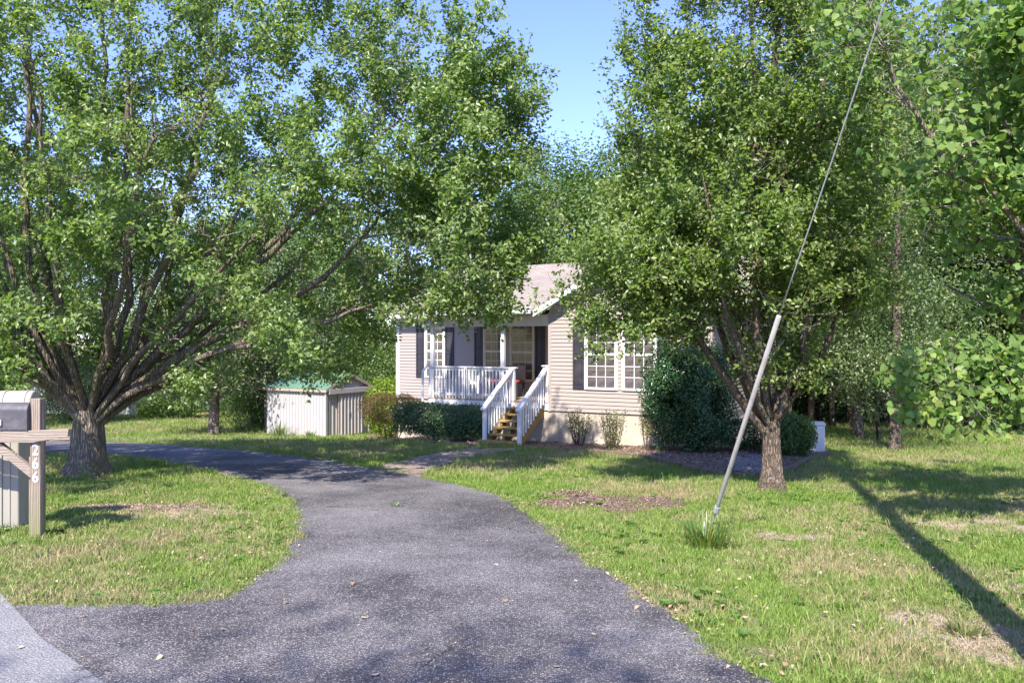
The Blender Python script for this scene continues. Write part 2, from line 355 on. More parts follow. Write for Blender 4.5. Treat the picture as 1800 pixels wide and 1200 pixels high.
LE = [(-200,775),(-60,790),(60,797),(200,801),(300,815),(380,833),(430,846),(470,859),(498,876),(513,905),(515,937),(494,975),(455,1013),(405,1043),(330,1057),(200,1061),(70,1064)]
LE = [tuple(p) for p in catmull([hit(*p) for p in LE], 5)]
RE = [(1420,1240),(1350,1200),(1290,1160),(1200,1097),(1100,1028),(1020,972),(960,925),(905,886),(850,864),(740,838),(640,821),(540,805),(440,793),(350,787),(260,780),(190,777),(60,772),(-80,764),(-200,760)]
RE = [(4.5, 1.2)] + [tuple(p) for p in catmull([hit(*p) for p in RE], 5)]
R0 = np.array(hit(22, 1066)); R1 = np.array(hit(180, 1200)); rd = (R1 - R0) / np.linalg.norm(R1 - R0); rn = np.array([-rd[1], rd[0]])
if rn @ (np.array([0, 0]) - R0) < 0 and rn[0] > 0: rn = -rn
rn = -abs(rn) * np.array([1, 1])     # towards lower left
roadA = R0 - rd * 40; roadB = R1 + rd * 40
ROAD = [tuple(roadA), tuple(R0 - rd*1.2), tuple(R0), tuple((R0+R1)/2 + rn*.06), tuple(R1), tuple(roadB), tuple(roadB + rn * 6.5), tuple(roadA + rn * 6.5)]
DRIVE = LE + [tuple(R0 + rn*.15), tuple(R1 + rn*.15), tuple(R1 + rd*3.2 + rn*.15)] + RE
tag(sheet('driveway', DRIVE, M['asphalt'], .016, .5, .012), 'curving blacktop driveway speckled with worn pale aggregate', kind='structure')
tag(sheet('road', ROAD, M['road'], .022, .7, .012), 'pale worn chip road at the foot of the driveway', kind='structure')
GRAV = [hit(*p) for p in [(185,771),(320,772),(450,773),(560,771),(470,779),(330,778),(190,777)]]
GRAV = [hit(*p) for p in [(150,768),(300,770),(460,773),(300,775),(180,775)]]
tag(sheet('gravel_path', GRAV, M['gravel'], .010, .5, .02), 'narrow grey gravel strip along the far side of the driveway', kind='structure')
WALK = [hit(*p) for p in [(655,823),(700,811),(760,798),(832,787),(842,790),(925,787),(900,793),(860,799),(800,811),(760,822),(738,839)]]
tag(sheet('walkway', WALK, M['paver'], .018, .3, .01), 'brown front walk leading to the steps', kind='structure')
BEDL = [hit(*p) for p in [(640,772),(700,776),(760,777),(835,788),(850,770),(820,745),(700,740),(655,752)]]
tag(sheet('mulch_bed', BEDL, M['mulch'], .012, .3, .02, .006), 'leaf strewn mulch bed under the clipped hedge', kind='structure')
BEDR = [hit(*p) for p in [(915,788),(960,789),(1020,793),(1090,800),(1150,809),(1200,822),(1260,834),(1330,838),(1385,826),(1420,808),(1455,797),(1430,775),(1380,765),(1180,762),(960,765),(915,775)]]
tag(sheet('mulch_bed', BEDR, M['mulch'], .012, .3, .02, .006), 'mulch bed curving along the front of the house', kind='structure')
GRB = [hit(*p) for p in [(1290,800),(1345,798),(1350,830),(1320,834),(1290,828)]]
tag(sheet('gravel_bed', GRB, M['gravel'], .020, .25, .02, .004), 'grey gravel patch in the bed beside the right tree', kind='structure')
def blob(px, py, rx, ry, n=18):
    cx, cy_ = hit(px, py); return [(cx + rx*math.cos(2*math.pi*i/n)*random.uniform(.7, 1.2), cy_ + ry*math.sin(2*math.pi*i/n)*random.uniform(.7, 1.2)) for i in range(n)]
BARE = [blob(1090, 884, 1.15, .75), blob(1000, 868, .45, .3), blob(250, 893, 1.1, .35)]
STRAW = [blob(1660, 1110, .42, .38), blob(1770, 1150, .30, .30), blob(1725, 925, .7, .5), blob(1395, 945, .45, .22), blob(1790, 1040, .25, .25), blob(330, 905, .9, .4)]
for i, b in enumerate(BARE): tag(sheet('bare_soil', b, M['bare'], .009, .2, .03, .004), kind='structure')
for i, b in enumerate(STRAW): tag(sheet('dead_turf', b, M['straw'], .006, .2, .03, .004), kind='structure')

# edging timbers of the right bed
edge = catmull([hit(*p) for p in [(1040,796),(1090,801),(1150,810),(1200,823),(1260,836),(1330,840),(1388,828),(1422,810),(1458,799)]], 5)
bedo = [o for o in bpy.data.objects if o.name.startswith('mulch_bed')][-1]
for i in range(0, len(edge) - 3, 3):
    p, q = edge[i], edge[i+3]; d = (q - p); d = d / np.linalg.norm(d)
    p2, q2 = p + d*.01, q - d*.01
    MB().beam((p2[0], p2[1], G(*p2)+.045), (q2[0], q2[1], G(*q2)+.045+random.uniform(-.01,.01)), .09, .10).build('edging_timber', M['timber'], bedo, bevel=.012)

# ------------------------------------------------------------------ grass
def frame(n, a=None):
    """random orthonormal frames whose normal is n (N,3)"""
    n = n / np.linalg.norm(n, axis=1, keepdims=True)
    r = a if a is not None else rng.normal(size=n.shape)
    t = r - (r * n).sum(1, keepdims=True) * n; t /= np.linalg.norm(t, axis=1, keepdims=True) + 1e-9
    return t, np.cross(n, t), n
def leaves_mesh(name, P, Nrm, size, mat, wid=.62, fold=.22, along=None, attr=None):
    k = len(P); t, b, n = frame(Nrm, along); s = np.broadcast_to(np.asarray(size), (k,))[:, None]
    v0 = P; v2 = P + t*s - n*s*.12; v1 = P + t*s*.42 + b*s*wid*.5 + n*s*fold; v3 = P + t*s*.42 - b*s*wid*.5 + n*s*fold
    V = np.stack([v0, v1, v2, v3], 1).reshape(-1, 3); i = np.arange(k)*4
    Fc = np.stack([np.stack([i, i+1, i+2], 1), np.stack([i, i+2, i+3], 1)], 1).reshape(-1, 3)
    r = np.repeat(rng.random(k) if attr is None else attr, 2)
    return np_mesh(name, V, Fc, mat, attrs={'rnd': r})
def tuft(name, nb, rad, h, w, mat, lean=.5):
    V = []; Fc = []; R = []
    for i in range(nb):
        r = rad * math.sqrt(random.random()); a = random.uniform(0, 6.28); x, y = r*math.cos(a), r*math.sin(a); hh = h*random.uniform(.5, 1.25); ww = w*random.uniform(.7, 1.3)
        d = random.uniform(0, 6.28); dx, dy = math.cos(d), math.sin(d); q = random.uniform(0, 3.14); sx, sy = math.cos(q)*ww/2, math.sin(q)*ww/2; ln = random.uniform(.2, 1.3)*lean*hh
        n = len(V)
        V += [(x-sx, y-sy, -.01), (x+sx, y+sy, -.01), (x+dx*ln*.4-sx*.8, y+dy*ln*.4-sy*.8, hh*.6), (x+dx*ln*.4+sx*.8, y+dy*ln*.4+sy*.8, hh*.6), (x+dx*ln, y+dy*ln, hh*random.uniform(.75, 1.0))]
        Fc += [(n, n+1, n+3), (n, n+3, n+2), (n+2, n+3, n+4)]; R += [random.random()]*3
    return np_mesh(name, V, Fc, mat, attrs={'rnd': R})
protos = bpy.data.collections.new('grass_tufts')          # not linked to the scene: only read by the scatter below
for i in range(6):
    o = bpy.data.objects.new('grass_tuft', tuft('grass_tuft', 34, .085, .034 + .009*(i % 3), .0045, M['grass'], .9)); protos.objects.link(o)
def rosette(k):
    P = []; Nn = []; A_ = []
    for i in range(9):
        a = i*.7 + rng.normal()*.2; P.append([.004*math.cos(a), .004*math.sin(a), .012+.01*rng.random()]); Nn.append([-.5*math.cos(a), -.5*math.sin(a), 1]); A_.append([math.cos(a), math.sin(a), .45])
    P = np.array(P + [[p[0]+.05, p[1]-.03, p[2]+.01] for p in P]); return leaves_mesh('lawn_weed', P, np.array(Nn*2), .045+.012*k, M['weed'], wid=.8, along=np.array(A_*2))
M['weed'] = leaf_mat('lawn_weed', [(.07, .15, .035), (.11, .21, .05), (.16, .27, .07), (.24, .33, .10)])
weeds_ = bpy.data.collections.new('weed_rosettes')
for i in range(2): weeds_.objects.link(bpy.data.objects.new('lawn_weed', rosette(i)))
protos.objects.link(bpy.data.objects.new('grass_tuft', tuft('grass_tuft', 22, .05, .075, .006, M['grass'], .9)))
def scatter(name, pts, scl, coll, label):
    me = bpy.data.meshes.new(name); me.vertices.add(len(pts)); me.vertices.foreach_set('co', np.asarray(pts, np.float32).ravel())
    at_ = me.attributes.new('scl', 'FLOAT', 'POINT'); at_.data.foreach_set('value', np.asarray(scl, np.float32))
    o = link(name, me); ng = bpy.data.node_groups.new(name, 'GeometryNodeTree')
    ng.interface.new_socket('Geometry', in_out='INPUT', socket_type='NodeSocketGeometry'); ng.interface.new_socket('Geometry', in_out='OUTPUT', socket_type='NodeSocketGeometry')
    N = ng.nodes; L = ng.links; gi = N.new('NodeGroupInput'); go = N.new('NodeGroupOutput'); ip = N.new('GeometryNodeInstanceOnPoints'); ci = N.new('GeometryNodeCollectionInfo')
    ci.inputs['Collection'].default_value = coll; ci.inputs['Separate Children'].default_value = True; ci.inputs['Reset Children'].default_value = True
    rv = N.new('FunctionNodeRandomValue'); rv.data_type = 'FLOAT_VECTOR'; rv.inputs[0].default_value = (-.12, -.12, 0); rv.inputs[1].default_value = (.12, .12, 6.28)
    na = N.new('GeometryNodeInputNamedAttribute'); na.data_type = 'FLOAT'; na.inputs[0].default_value = 'scl'
    L.new(gi.outputs[0], ip.inputs['Points']); L.new(ci.outputs[0], ip.inputs['Instance']); ip.inputs['Pick Instance'].default_value = True
    L.new(rv.outputs[0], ip.inputs['Rotation']); L.new(na.outputs[0], ip.inputs['Scale']); L.new(ip.outputs[0], go.inputs[0])
    m = o.modifiers.new('scatter', 'NODES'); m.node_group = ng; return tag(o, label, kind='stuff')
EXCL = [(DRIVE, 0), (ROAD, 0), (WALK, .05), (BEDL, .0), (BEDR, .0), (GRAV, .2)] + [(b, .12) for b in BARE] + [(b, .35) for b in STRAW]
UU = Vector((.8746, -.4848, 0)); VV = Vector((.4848, .8746, 0)); P0 = Vector((1.01, 21.5, 0))
HOUSE = [tuple((P0 + UU*a + VV*b)[:2]) for a, b in ((-4, -.1), (4.5, -.1), (4.5, 11.2), (-6.8, 11.2), (-6.8, 2), (-4, 2))]
EXCL.append((HOUSE, 0))
def lawn_pts(y0, y1, dens, s):
    xr = .68 * y1 + 1.5; n = int(dens * (y1 - y0) * 2 * xr); y = rng.uniform(y0, y1, n); x = rng.uniform(-xr, xr, n)
    k = np.abs(x) < .68*y + 1.2; x = x[k]; y = y[k]; keep = np.ones(len(x), bool)
    for poly, p in EXCL: keep &= ~(inpoly(x, y, poly) & (rng.random(len(x)) > p))
    x = x[keep]; y = y[keep]; return np.stack([x, y, g(x, y)], 1), s * rng.uniform(.7, 1.35, len(x))
EP = []
for line, sg in ((np.array(RE[2:]), 1), (np.array(LE), -1)):
    for q in range(1500):
        i = rng.integers(len(line)-1); t_ = rng.random(); p = line[i]*(1-t_)+line[i+1]*t_; d = line[i+1]-line[i]; nn = np.array([d[1], -d[0]])/(np.linalg.norm(d)+1e-9)
        if math.sin(p[0]*4.1)+math.sin(p[1]*5.3+1)+rng.normal()*.6 > -.3: p = p + nn*rng.normal(.0, .055); EP.append([p[0], p[1], G(*p)+.012])
EP = (np.array(EP), rng.uniform(.45, 1.0, len(EP)))
A = [EP, lawn_pts(3.6, 8, 210, 1.0), lawn_pts(8, 13, 125, 1.15), lawn_pts(13, 20, 60, 1.5), lawn_pts(20, 32, 22, 2.1), lawn_pts(32, 50, 6, 3.0)]
scatter('lawn_grass', np.concatenate([a[0] for a in A]), np.concatenate([a[1] for a in A]), protos, 'short mown grass covering the front lawn')

WP = lawn_pts(3.6, 16, 24, .75); kw = (np.sin(WP[0][:,0]*1.9)+np.sin(WP[0][:,1]*2.3+1)+rng.normal(size=len(WP[0]))*.5) > .75
scatter('lawn_weeds', WP[0][kw], WP[1][kw], weeds_, 'low broad leaved weeds mixed into the front lawn')
straw = bpy.data.collections.new('straw_tufts')
for i in range(4):
    o = bpy.data.objects.new('straw_tuft', tuft('straw_tuft', 40, .10, .03, .004, M['strawblade'], 2.6)); straw.objects.link(o)
SP = []
for poly in STRAW + [BARE[2]]:
    x0 = min(p[0] for p in poly); x1 = max(p[0] for p in poly); y0 = min(p[1] for p in poly); y1 = max(p[1] for p in poly); n = int((x1-x0)*(y1-y0)*170)
    x = rng.uniform(x0, x1, n); y = rng.uniform(y0, y1, n); k = inpoly(x, y, poly); SP.append(np.stack([x[k], y[k], g(x[k], y[k])+.002], 1))
SP = np.concatenate(SP); scatter('dead_grass', SP, rng.uniform(.6, 1.1, len(SP)), straw, 'matted dead grass on the bleached patches')

# ------------------------------------------------------------------ tree builder
def bez(p0, p1, p2, p3, n):
    t = np.linspace(0, 1, n)[:, None]; return (1-t)**3*p0 + 3*(1-t)**2*t*p1 + 3*(1-t)*t*t*p2 + t**3*p3
class Skel:
    def __init__(s): s.P = []; s.D = []; s.R = []; s.L = []; s.br = []
    def add(s, pts, rad, lvl):
        pts = np.asarray(pts); d = np.gradient(pts, axis=0); d /= np.linalg.norm(d, axis=1, keepdims=True) + 1e-9
        s.br.append((pts, rad, lvl)); k = slice(1, None) if lvl else slice(None)
        s.P += list(pts[k]); s.D += list(d[k]); s.R += list(rad[k]); s.L += [lvl]*len(pts[k])
    def freeze(s): s.aP = np.array(s.P); s.aD = np.array(s.D); s.aR = np.array(s.R); s.aL = np.array(s.L)
    def grow(s, T, lvl, r0, r1, droop=.1, minr=.0, jit=.04, bias=1.7):
        v = T - s.aP; dist = np.linalg.norm(v, axis=1) + 1e-6; cs = (v * s.aD).sum(1) / dist
        cost = dist * (bias - cs) + (s.aR < minr) * 100; i = int(np.argmin(cost)); L = dist[i]; p0 = s.aP[i]; d0 = s.aD[i]
        dm = v[i] / L; dd = d0*.45 + dm*.75; dd /= np.linalg.norm(dd); n = max(3, int(L / .28) + 2)
        pts = bez(p0, p0 + dd*L*.35, T - (dm*.6 + np.array([0, 0, .35]))*L*.3 + np.array([0, 0, droop])*L, T, n)
        pts[1:-1] += rng.normal(0, jit * min(L, 1.2) * .4, (n-2, 3))
        ra = min(s.aR[i]*.72, r0 * (.35 + .65*min(1, L/2.0))); rad = np.linspace(ra, min(ra*.5, r1), n); s.add(pts, rad, lvl); return pts
def tubes(name, brs, mat, sides, rough=0.0):
    V = []; Fc = []; n0 = 0
    for pts, rad, lvl in brs:
        k = sides(rad[0]); d = np.gradient(pts, axis=0); d /= np.linalg.norm(d, axis=1, keepdims=True) + 1e-9
        ref = np.array([.31, .87, .38]); a = np.cross(d, ref); a /= np.linalg.norm(a, axis=1, keepdims=True) + 1e-9; b = np.cross(d, a)
        th = np.arange(k) * 2*np.pi/k; rr = rad[:, None] * np.ones((1, k))
        if rough and rad[0] > .05: rr = rr * (1 + rng.normal(0, rough, (len(pts), k)) + .14*np.sin(th*3 + pts[:, 2:3]*1.2) + .05*np.sin(th*7 + 1))
        ring = pts[:, None, :] + rr[..., None] * (a[:, None, :]*np.cos(th)[None, :, None] + b[:, None, :]*np.sin(th)[None, :, None])
        V.append(ring.reshape(-1, 3)); m = len(pts); ii, jj = np.meshgrid(np.arange(m-1), np.arange(k), indexing='ij'); q = (jj+1) % k
        Fc.append(np.stack([n0+ii*k+jj, n0+ii*k+q, n0+(ii+1)*k+q, n0+(ii+1)*k+jj], -1).reshape(-1, 4)); n0 += m*k
    return np_mesh(name, np.concatenate(V), np.concatenate(Fc), mat, True)
def sides(r): return 14 if r > .12 else 8 if r > .04 else 5 if r > .012 else 3
def big_tree(name, label, base, fork_h, tr, limbs, vols, n2, n3, lpt, ls, mats, seed, group=None, up=.7, lean=(0, 0), spread=.10, inner=.45, twig=(.25, .6), clipf=None, outer=.45):
    """vols: ellipsoids (centre, radii, weight) of the crown in metres relative to the base"""
    global rng; rng = np.random.default_rng(seed)
    bark, leaf = mats; root = empty(name, base); S = Skel()
    tp = np.array([[0, 0, -.15], [0, 0, .02], [lean[0]*.2, lean[1]*.2, fork_h*.25], [lean[0]*.5, lean[1]*.5, fork_h*.6], [lean[0], lean[1], fork_h]])
    S.add(tp, np.array([tr*2.1, tr*1.55, tr*1.10, tr*.93, tr*.86]), 0)
    fp = tp[-1]
    for (ex, ey, ez, r, sh) in limbs:
        st = fp + np.array([ex, ey, 0]) / (np.hypot(ex, ey) + .3) * tr*.3 + np.array([0, 0, -sh])
        e = np.array([ex, ey, ez]); L = np.linalg.norm(e - st); dh = np.array([ex, ey, 0]) / (np.hypot(ex, ey) + 1e-3)
        pts = bez(st, st + (dh*.7 + np.array([0, 0, .75]))*L*.3*(1 if np.hypot(ex, ey) > 1 else .6), e - np.array([dh[0]*.25, dh[1]*.25, .8 if ez > 4 else .15])*L*.3, e, max(6, int(L/.4)))
        pts[2:-1] += rng.normal(0, .035, (len(pts)-3, 3)); n = len(pts)
        S.add(pts, r * (1 - np.linspace(0, 1, n))**.75 * .95 + .012, 1)
    S.freeze(); w = np.array([v[2] for v in vols], float); w /= w.sum()
    def samp(n, pw):
        out = []
        while len(out) < n:
            i = rng.choice(len(vols), p=w); c, r, _ = vols[i][:3]; u = rng.normal(size=3); u /= np.linalg.norm(u); rad = rng.random()**pw
            p = np.array(c) + np.array(r)*u*rad
            if p[2] > vols[i][3] and (clipf is None or clipf(p)): out.append(p)
        return np.array(out)
    T = samp(n2, outer); T = T[np.argsort(np.linalg.norm(T - fp, axis=1))]
    for j, t in enumerate(T):
        S.grow(t, 2, .034, .008, spread);
        if j % 25 == 24: S.freeze()
    S.freeze(); cand = np.where(S.aL == 2)[0]; LP = []; LD = []
    pick = rng.choice(cand, n3)
    for i in pick:
        p = S.aP[i]; d = S.aD[i]*.6 + rng.normal(size=3)*.75 + np.array([0, 0, .3*up]); d /= np.linalg.norm(d); L = rng.uniform(*twig)
        t = p + d*L; n = 4; pts = bez(p, p + (S.aD[i]*.4 + d*.6)*L*.35, t - np.array([0, 0, .12])*L, t, n); S.br.append((pts, np.linspace(min(.009, S.aR[i]*.9), .0035, n), 3))
        if inner < 1:
            q = min(np.linalg.norm((p - np.array(v[0])) / np.array(v[1])) for v in vols)
            if q < .55 and rng.random() > inner + .6*q: continue
        fz = np.sin(p[0]*2.3+seed)+np.sin(p[1]*2.7+p[2]*1.1)+np.sin(p[2]*2.9+p[0]*.9+seed*3)
        if fz < -.9 and rng.random() < .75: continue
        m = rng.poisson(lpt*(1.35 if fz > .3 else 1.0)); s = rng.random(m)**.6; c = pts[0]*(1-s[:, None]) + pts[-1]*s[:, None] + rng.normal(0, .058, (m, 3)); LP.append(c)
    LP = np.concatenate(LP); nrm = rng.normal(size=LP.shape)*.62 + np.array([-.16, -.55, up])
    along = rng.normal(size=LP.shape) + np.array([0, 0, -.6])
    trunk = link('trunk', tubes('trunk', [b for b in S.br if b[2] <= 1 and b[1][0] > .02], bark, sides, .03), root)
    br = link('branches', tubes('branches', [b for b in S.br if b[2] >= 2], M['twig'], sides), root); br['kind'] = 'stuff'
    cr = link('crown', leaves_mesh('crown', LP, nrm, ls*rng.uniform(.7, 1.25, len(LP)), leaf, along=along), root); cr['kind'] = 'stuff'
    tag(root, label, 'tree', group); return root, S
def gpos(px, py): x, y = hit(px, py); return Vector((x, y, G(x, y)))

# left pear tree
bl = gpos(155, 836)
limbs = [(a, b, c, d*.68, e) for a, b, c, d, e in [(-3.6,-.6,4.2,.13,.05),(-2.6,-1.2,7.0,.11,.0),(-1.6,.8,8.2,.11,.1),(-.7,-.9,8.8,.10,.0),(.1,.6,9.4,.115,.1),(1.0,-.4,8.8,.10,.0),(1.7,1.4,8.0,.10,.1),(2.7,-1.0,7.2,.12,.0),
         (4.2,.6,5.9,.13,.15),(5.2,-.6,4.6,.14,.25),(5.8,.9,3.4,.12,.35),(-4.6,1.2,3.2,.13,.25),(-5.4,-.2,5.0,.11,.1),(2.2,-2.4,5.6,.09,.1),(-1.8,-2.6,5.4,.09,.1),(3.4,2.4,4.6,.10,.1),(-2.6,2.6,5.2,.10,.1),(5.2,-1.6,2.9,.09,.3),(.3,-2.2,6.6,.085,0),
         (-1.1,-1.6,6.2,.075,0),(1.6,-1.6,6.4,.075,.1),(-.3,1.8,7.0,.08,0),(3.0,-.2,5.4,.085,.1),(-3.2,.9,6.2,.085,.1),(.7,1.9,6.4,.07,.2),(-1.9,-.5,7.6,.07,0),(3.6,-1.9,4.0,.075,.25),(5.5,-.1,6.7,.11,.1)]]
big_tree('pear_tree', 'huge spreading pear tree with many forking limbs beside the mailboxes', bl, 1.15, .275, limbs,
         [((.5, -.1, 5.0), (7.4, 4.3, 6.4), 1, 1.6), ((6.3, -.3, 4.2), (1.9, 2.0, 2.6), .15, 1.9), ((6.5, -.2, 7.0), (1.6, 1.6, 1.5), .08, 1.9)], 1150, 11500, 23, .08, (M['bark'], M['leaf_pear']), 11, inner=.6, clipf=lambda p: (p[0] < 5.6 or p[2] < 8.7 - (p[0]-5.6)*.9) and p[2] > (2.75 if p[0] > 5.4 else 2.15 if p[0] > 4.3 else 0))
# right pear tree
brt = gpos(1357, 862)
limbs = [(a, b, c, d*.78, e) for a, b, c, d, e in [(-1.9,-.2,3.4,.075,.25),(-1.2,.9,5.6,.07,.1),(-.5,-.5,7.4,.08,.0),(.15,.1,8.6,.12,.0),(.7,-.6,7.0,.07,.0),(1.3,.5,5.4,.07,.1),(1.5,-.4,3.8,.06,.0),(-1.3,-1.0,4.6,.06,.1),(.2,1.2,6.0,.06,.1),(-.9,.2,6.8,.07,.0)]]
big_tree('pear_tree', 'tall upright pear tree standing in the lawn before the house', brt, 1.05, .138, limbs,
         [((-.25, 0, 5.2), (2.2, 2.0, 4.7), 1, 2.45), ((-1.95, 0, 3.2), (1.3, 1.4, 1.1), .17, 2.35), ((.1, 0, 1.9), (.8, .6, .6), .025, 1.3), ((.1, .5, 3.0), (1.3, 1.1, 1.0), .10, 1.9)], 600, 5300, 24, .072, (M['bark2'], M['leaf_pear2']), 12, up=.75, inner=.75)

# ------------------------------------------------------------------ house
HZ = -math.atan2(.4848, .8746)
house = empty('house', P0, HZ)
tag(house, 'single storey pale pink vinyl sided house with a front porch and gabled bay', 'house')
EX = .1016; SB = -.23
def board_mesh(L, slant0=0, slant1=0):        # runs along +x from 0, faces -y
    m = MB(); p = .022
    m.quad((0, -p, 0), (L, -p, 0), (L - slant1, -.002, EX), (slant0, -.002, EX)).quad((0, 0.004, 0), (L, .004, 0), (L, -p, 0), (0, -p, 0))
    m.quad((slant0, -.002, EX), (L-slant1, -.002, EX), (L-slant1, .004, EX), (slant0, .004, EX)); m.quad((0, .004, 0), (0, -p, 0), (slant0, -.002, EX), (slant0, .004, EX)); m.quad((L, -p, 0), (L, .004, 0), (L-slant1, .004, EX), (L-slant1, -.002, EX))
    return m.mesh('siding_board', M['siding'])
def siding(parent, x0, y0, rz, L, z0, z1, gable=None):
    me = board_mesh(L); n = int(round((z1 - z0) / EX))
    for i in range(n):
        o = link('siding_board', me, parent); o.location = (x0, y0, z0 + i*EX); o.rotation_euler = (0, 0, rz)
    if gable:
        apex, base = gable; z = z0 + n*EX; sl = (L/2) / (apex - base)
        while z < apex - .12:
            a = max(0, (z - base)*sl); a2 = min(L/2 - .01, (z + EX - base)*sl); o = link('siding_board', board_mesh(L - 2*a, a2 - a, a2 - a), parent)
            dx = Matrix.Rotation(rz, 3, 'Z') @ Vector((a, 0, 0)); o.location = (x0 + dx.x, y0 + dx.y, z); o.rotation_euler = (0, 0, rz); z += EX
WT = SB + 26*EX      # wall top 2.41
bw = MB().box(0, 4.4, .005, 3.0, SB-.0, WT); bw.prism([(0, .005, WT), (4.4, .005, WT), (4.4, .005, 2.52), (2.2, .005, 3.74), (0, .005, 2.52)], (0, 3.2, 0))
bay = bw.build('bay_wall', M['siding'], house); siding(bay, 0, 0, 0, 4.4, SB, SB+27*EX, (3.74, 2.52))
mw = MB().box(-6.7, 4.395, 2.105, 11.1, SB, WT); mw.prism([(-6.7, 2.105, WT), (-6.7, 11.1, WT), (-6.7, 11.1, 2.54), (-6.7, 6.6, 4.34), (-6.7, 2.105, 2.54)], (11.09, 0, 0))
mainw = mw.build('main_wall', M['siding'], house); siding(mainw, -6.7, 2.1, 0, 6.7, SB, SB+27*EX)
siding(mainw, 4.4, 2.1, math.pi/2, 9.0, SB, SB+27*EX, (4.34, 2.54)); siding(bay, 4.4, 0, math.pi/2, 2.1, SB, SB+27*EX); siding(bay, 0, 2.1, -math.pi/2, 2.1, SB, WT)
MB().box(-6.68, 4.38, 2.13, 11.08, -2.4, SB-.002).box(-3.9, 4.38, .02, 2.2, -2.4, SB-.004).build('skirting', M['skirt'], house)
for k in range(1, 7): MB().box(-3.9 + 1.22*k - .006, -3.9 + 1.22*k + .006, .012, .022, -2.3, SB-.01).build('skirting_joint', M['skirt'], house)
MB().box(-.03, .06, -.02, .004, SB-.02, WT).build('corner_post', M['siding'], house); MB().box(4.34, 4.42, -.02, .07, SB-.02, WT).build('corner_post', M['siding'], house); MB().box(4.40, 4.425, 11.03, 11.12, SB-.02, WT).build('corner_post', M['siding'], house)
MB().box(-6.73, -6.6, 2.075, 2.11, SB-.02, WT).build('corner_post', M['whitevinyl'], house)
# roofs
def slab(pts, t, name, mat):
    m = MB(); m.prism([Vector(p) - Vector((0, 0, t)) for p in pts], (0, 0, t)); return m.build(name, mat, house)
ZR = WT + .1 + .396*4.85; EZ = WT + .09
slab([(-7.0, 1.75, EZ), (4.7, 1.75, EZ), (4.7, 6.6, ZR), (-7.0, 6.6, ZR)], .07, 'roof', M['shingle'])
slab([(-7.0, 6.6, ZR), (4.7, 6.6, ZR), (4.7, 11.45, EZ), (-7.0, 11.45, EZ)], .07, 'roof', M['shingle'])
slab([(-4.25, -.38, EZ+.004), (-.29, -.38, EZ+.004), (2.2, 5.1, EZ+.25*5.48+.004), (2.2, 5.3, EZ+.25*5.68+.004), (-4.25, 5.3, EZ+.25*5.68+.004)], .06, 'porch_roof', M['shingle'])
pk = EZ + 2.5*.55
slab([(-.3, -.38, EZ+.005), (2.2, -.38, pk), (2.2, 5.6, pk), (-.3, 5.6, EZ+.005)], .06, 'gable_roof', M['shingle_side'])
slab([(2.2, -.38, pk), (4.7, -.38, EZ+.005), (4.7, 5.6, EZ+.005), (2.2, 5.6, pk)], .06, 'gable_roof', M['shingle_side'])
for s in (-1, 1):   # rake boards and soffits of the bay gable
    x0 = 2.2 + s*2.5
    MB().prism([(x0, -.40, EZ-.05), (2.2, -.40, pk-.05), (2.2, -.40, pk-.21), (x0, -.40, EZ-.21)] if s < 0 else [(2.2, -.40, pk-.05), (x0, -.40, EZ-.05), (x0, -.40, EZ-.21), (2.2, -.40, pk-.21)], (0, .02, 0)).build('rake_board', M['whitevinyl'], house)
    MB().prism([(x0, -.375, EZ-.13), (2.2, -.375, pk-.13), (2.2, .0, pk-.13), (x0, .0, EZ-.13)], (0, 0, -.015)).build('soffit', M['whitevinyl'], house)
MB().box(-4.25, -.31, -.36, .0, EZ-.135, EZ-.12).build('porch_ceiling', M['cream_and_shade'], house); MB().box(-4.2, -.03, .16, 2.09, EZ-.20, EZ-.18).build('porch_ceiling', M['cream_and_shade'], house)
gm = MB()
gm.prism([(-4.27, -.38, EZ-.02), (-4.27, -.50, EZ-.02), (-4.27, -.48, EZ-.12), (-4.27, -.38, EZ-.14)], (3.95, 0, 0)); gm.build('gutter', M['whitevinyl'], house)
MB().prism([(-7.0, 1.75, EZ-.02), (-7.0, 1.63, EZ-.02), (-7.0, 1.65, EZ-.12), (-7.0, 1.75, EZ-.14)], (2.7, 0, 0)).build('gutter', M['whitevinyl'], house)
MB().box(-7.0, -4.25, 1.76, 2.09, EZ-.14, EZ-.12).build('soffit', M['whitevinyl'], house)
for x in (-7.02, 4.70):
    MB().prism([(x, 1.75, EZ-.02), (x, 6.6, ZR-.02), (x, 11.45, EZ-.02), (x, 11.45, EZ-.17), (x, 6.6, ZR-.17), (x, 1.75, EZ-.17)], (.022, 0, 0)).build('rake_board', M['whitevinyl'], house)
MB().box(-4.29, -4.25, -.36, 1.75, EZ-.1, EZ+.02).build('fascia', M['whitevinyl'], house)
MB().box(-.62, -.36, -.47, -.30, EZ+.005, EZ+.075).build('roof_diverter', M['whitevinyl'], house, bevel=.02)
MB().tube([(-4.0, -.44, EZ-.12), (-4.0, -.42, EZ-.22), (-4.0, -.06, EZ-.42), (-4.0, -.05, .9), (-4.05, -.16, .75), (-4.05, -.17, .2), (-4.05, -.17, -1.1)], .036, 6).build('downspout', M['whitevinyl'], house)
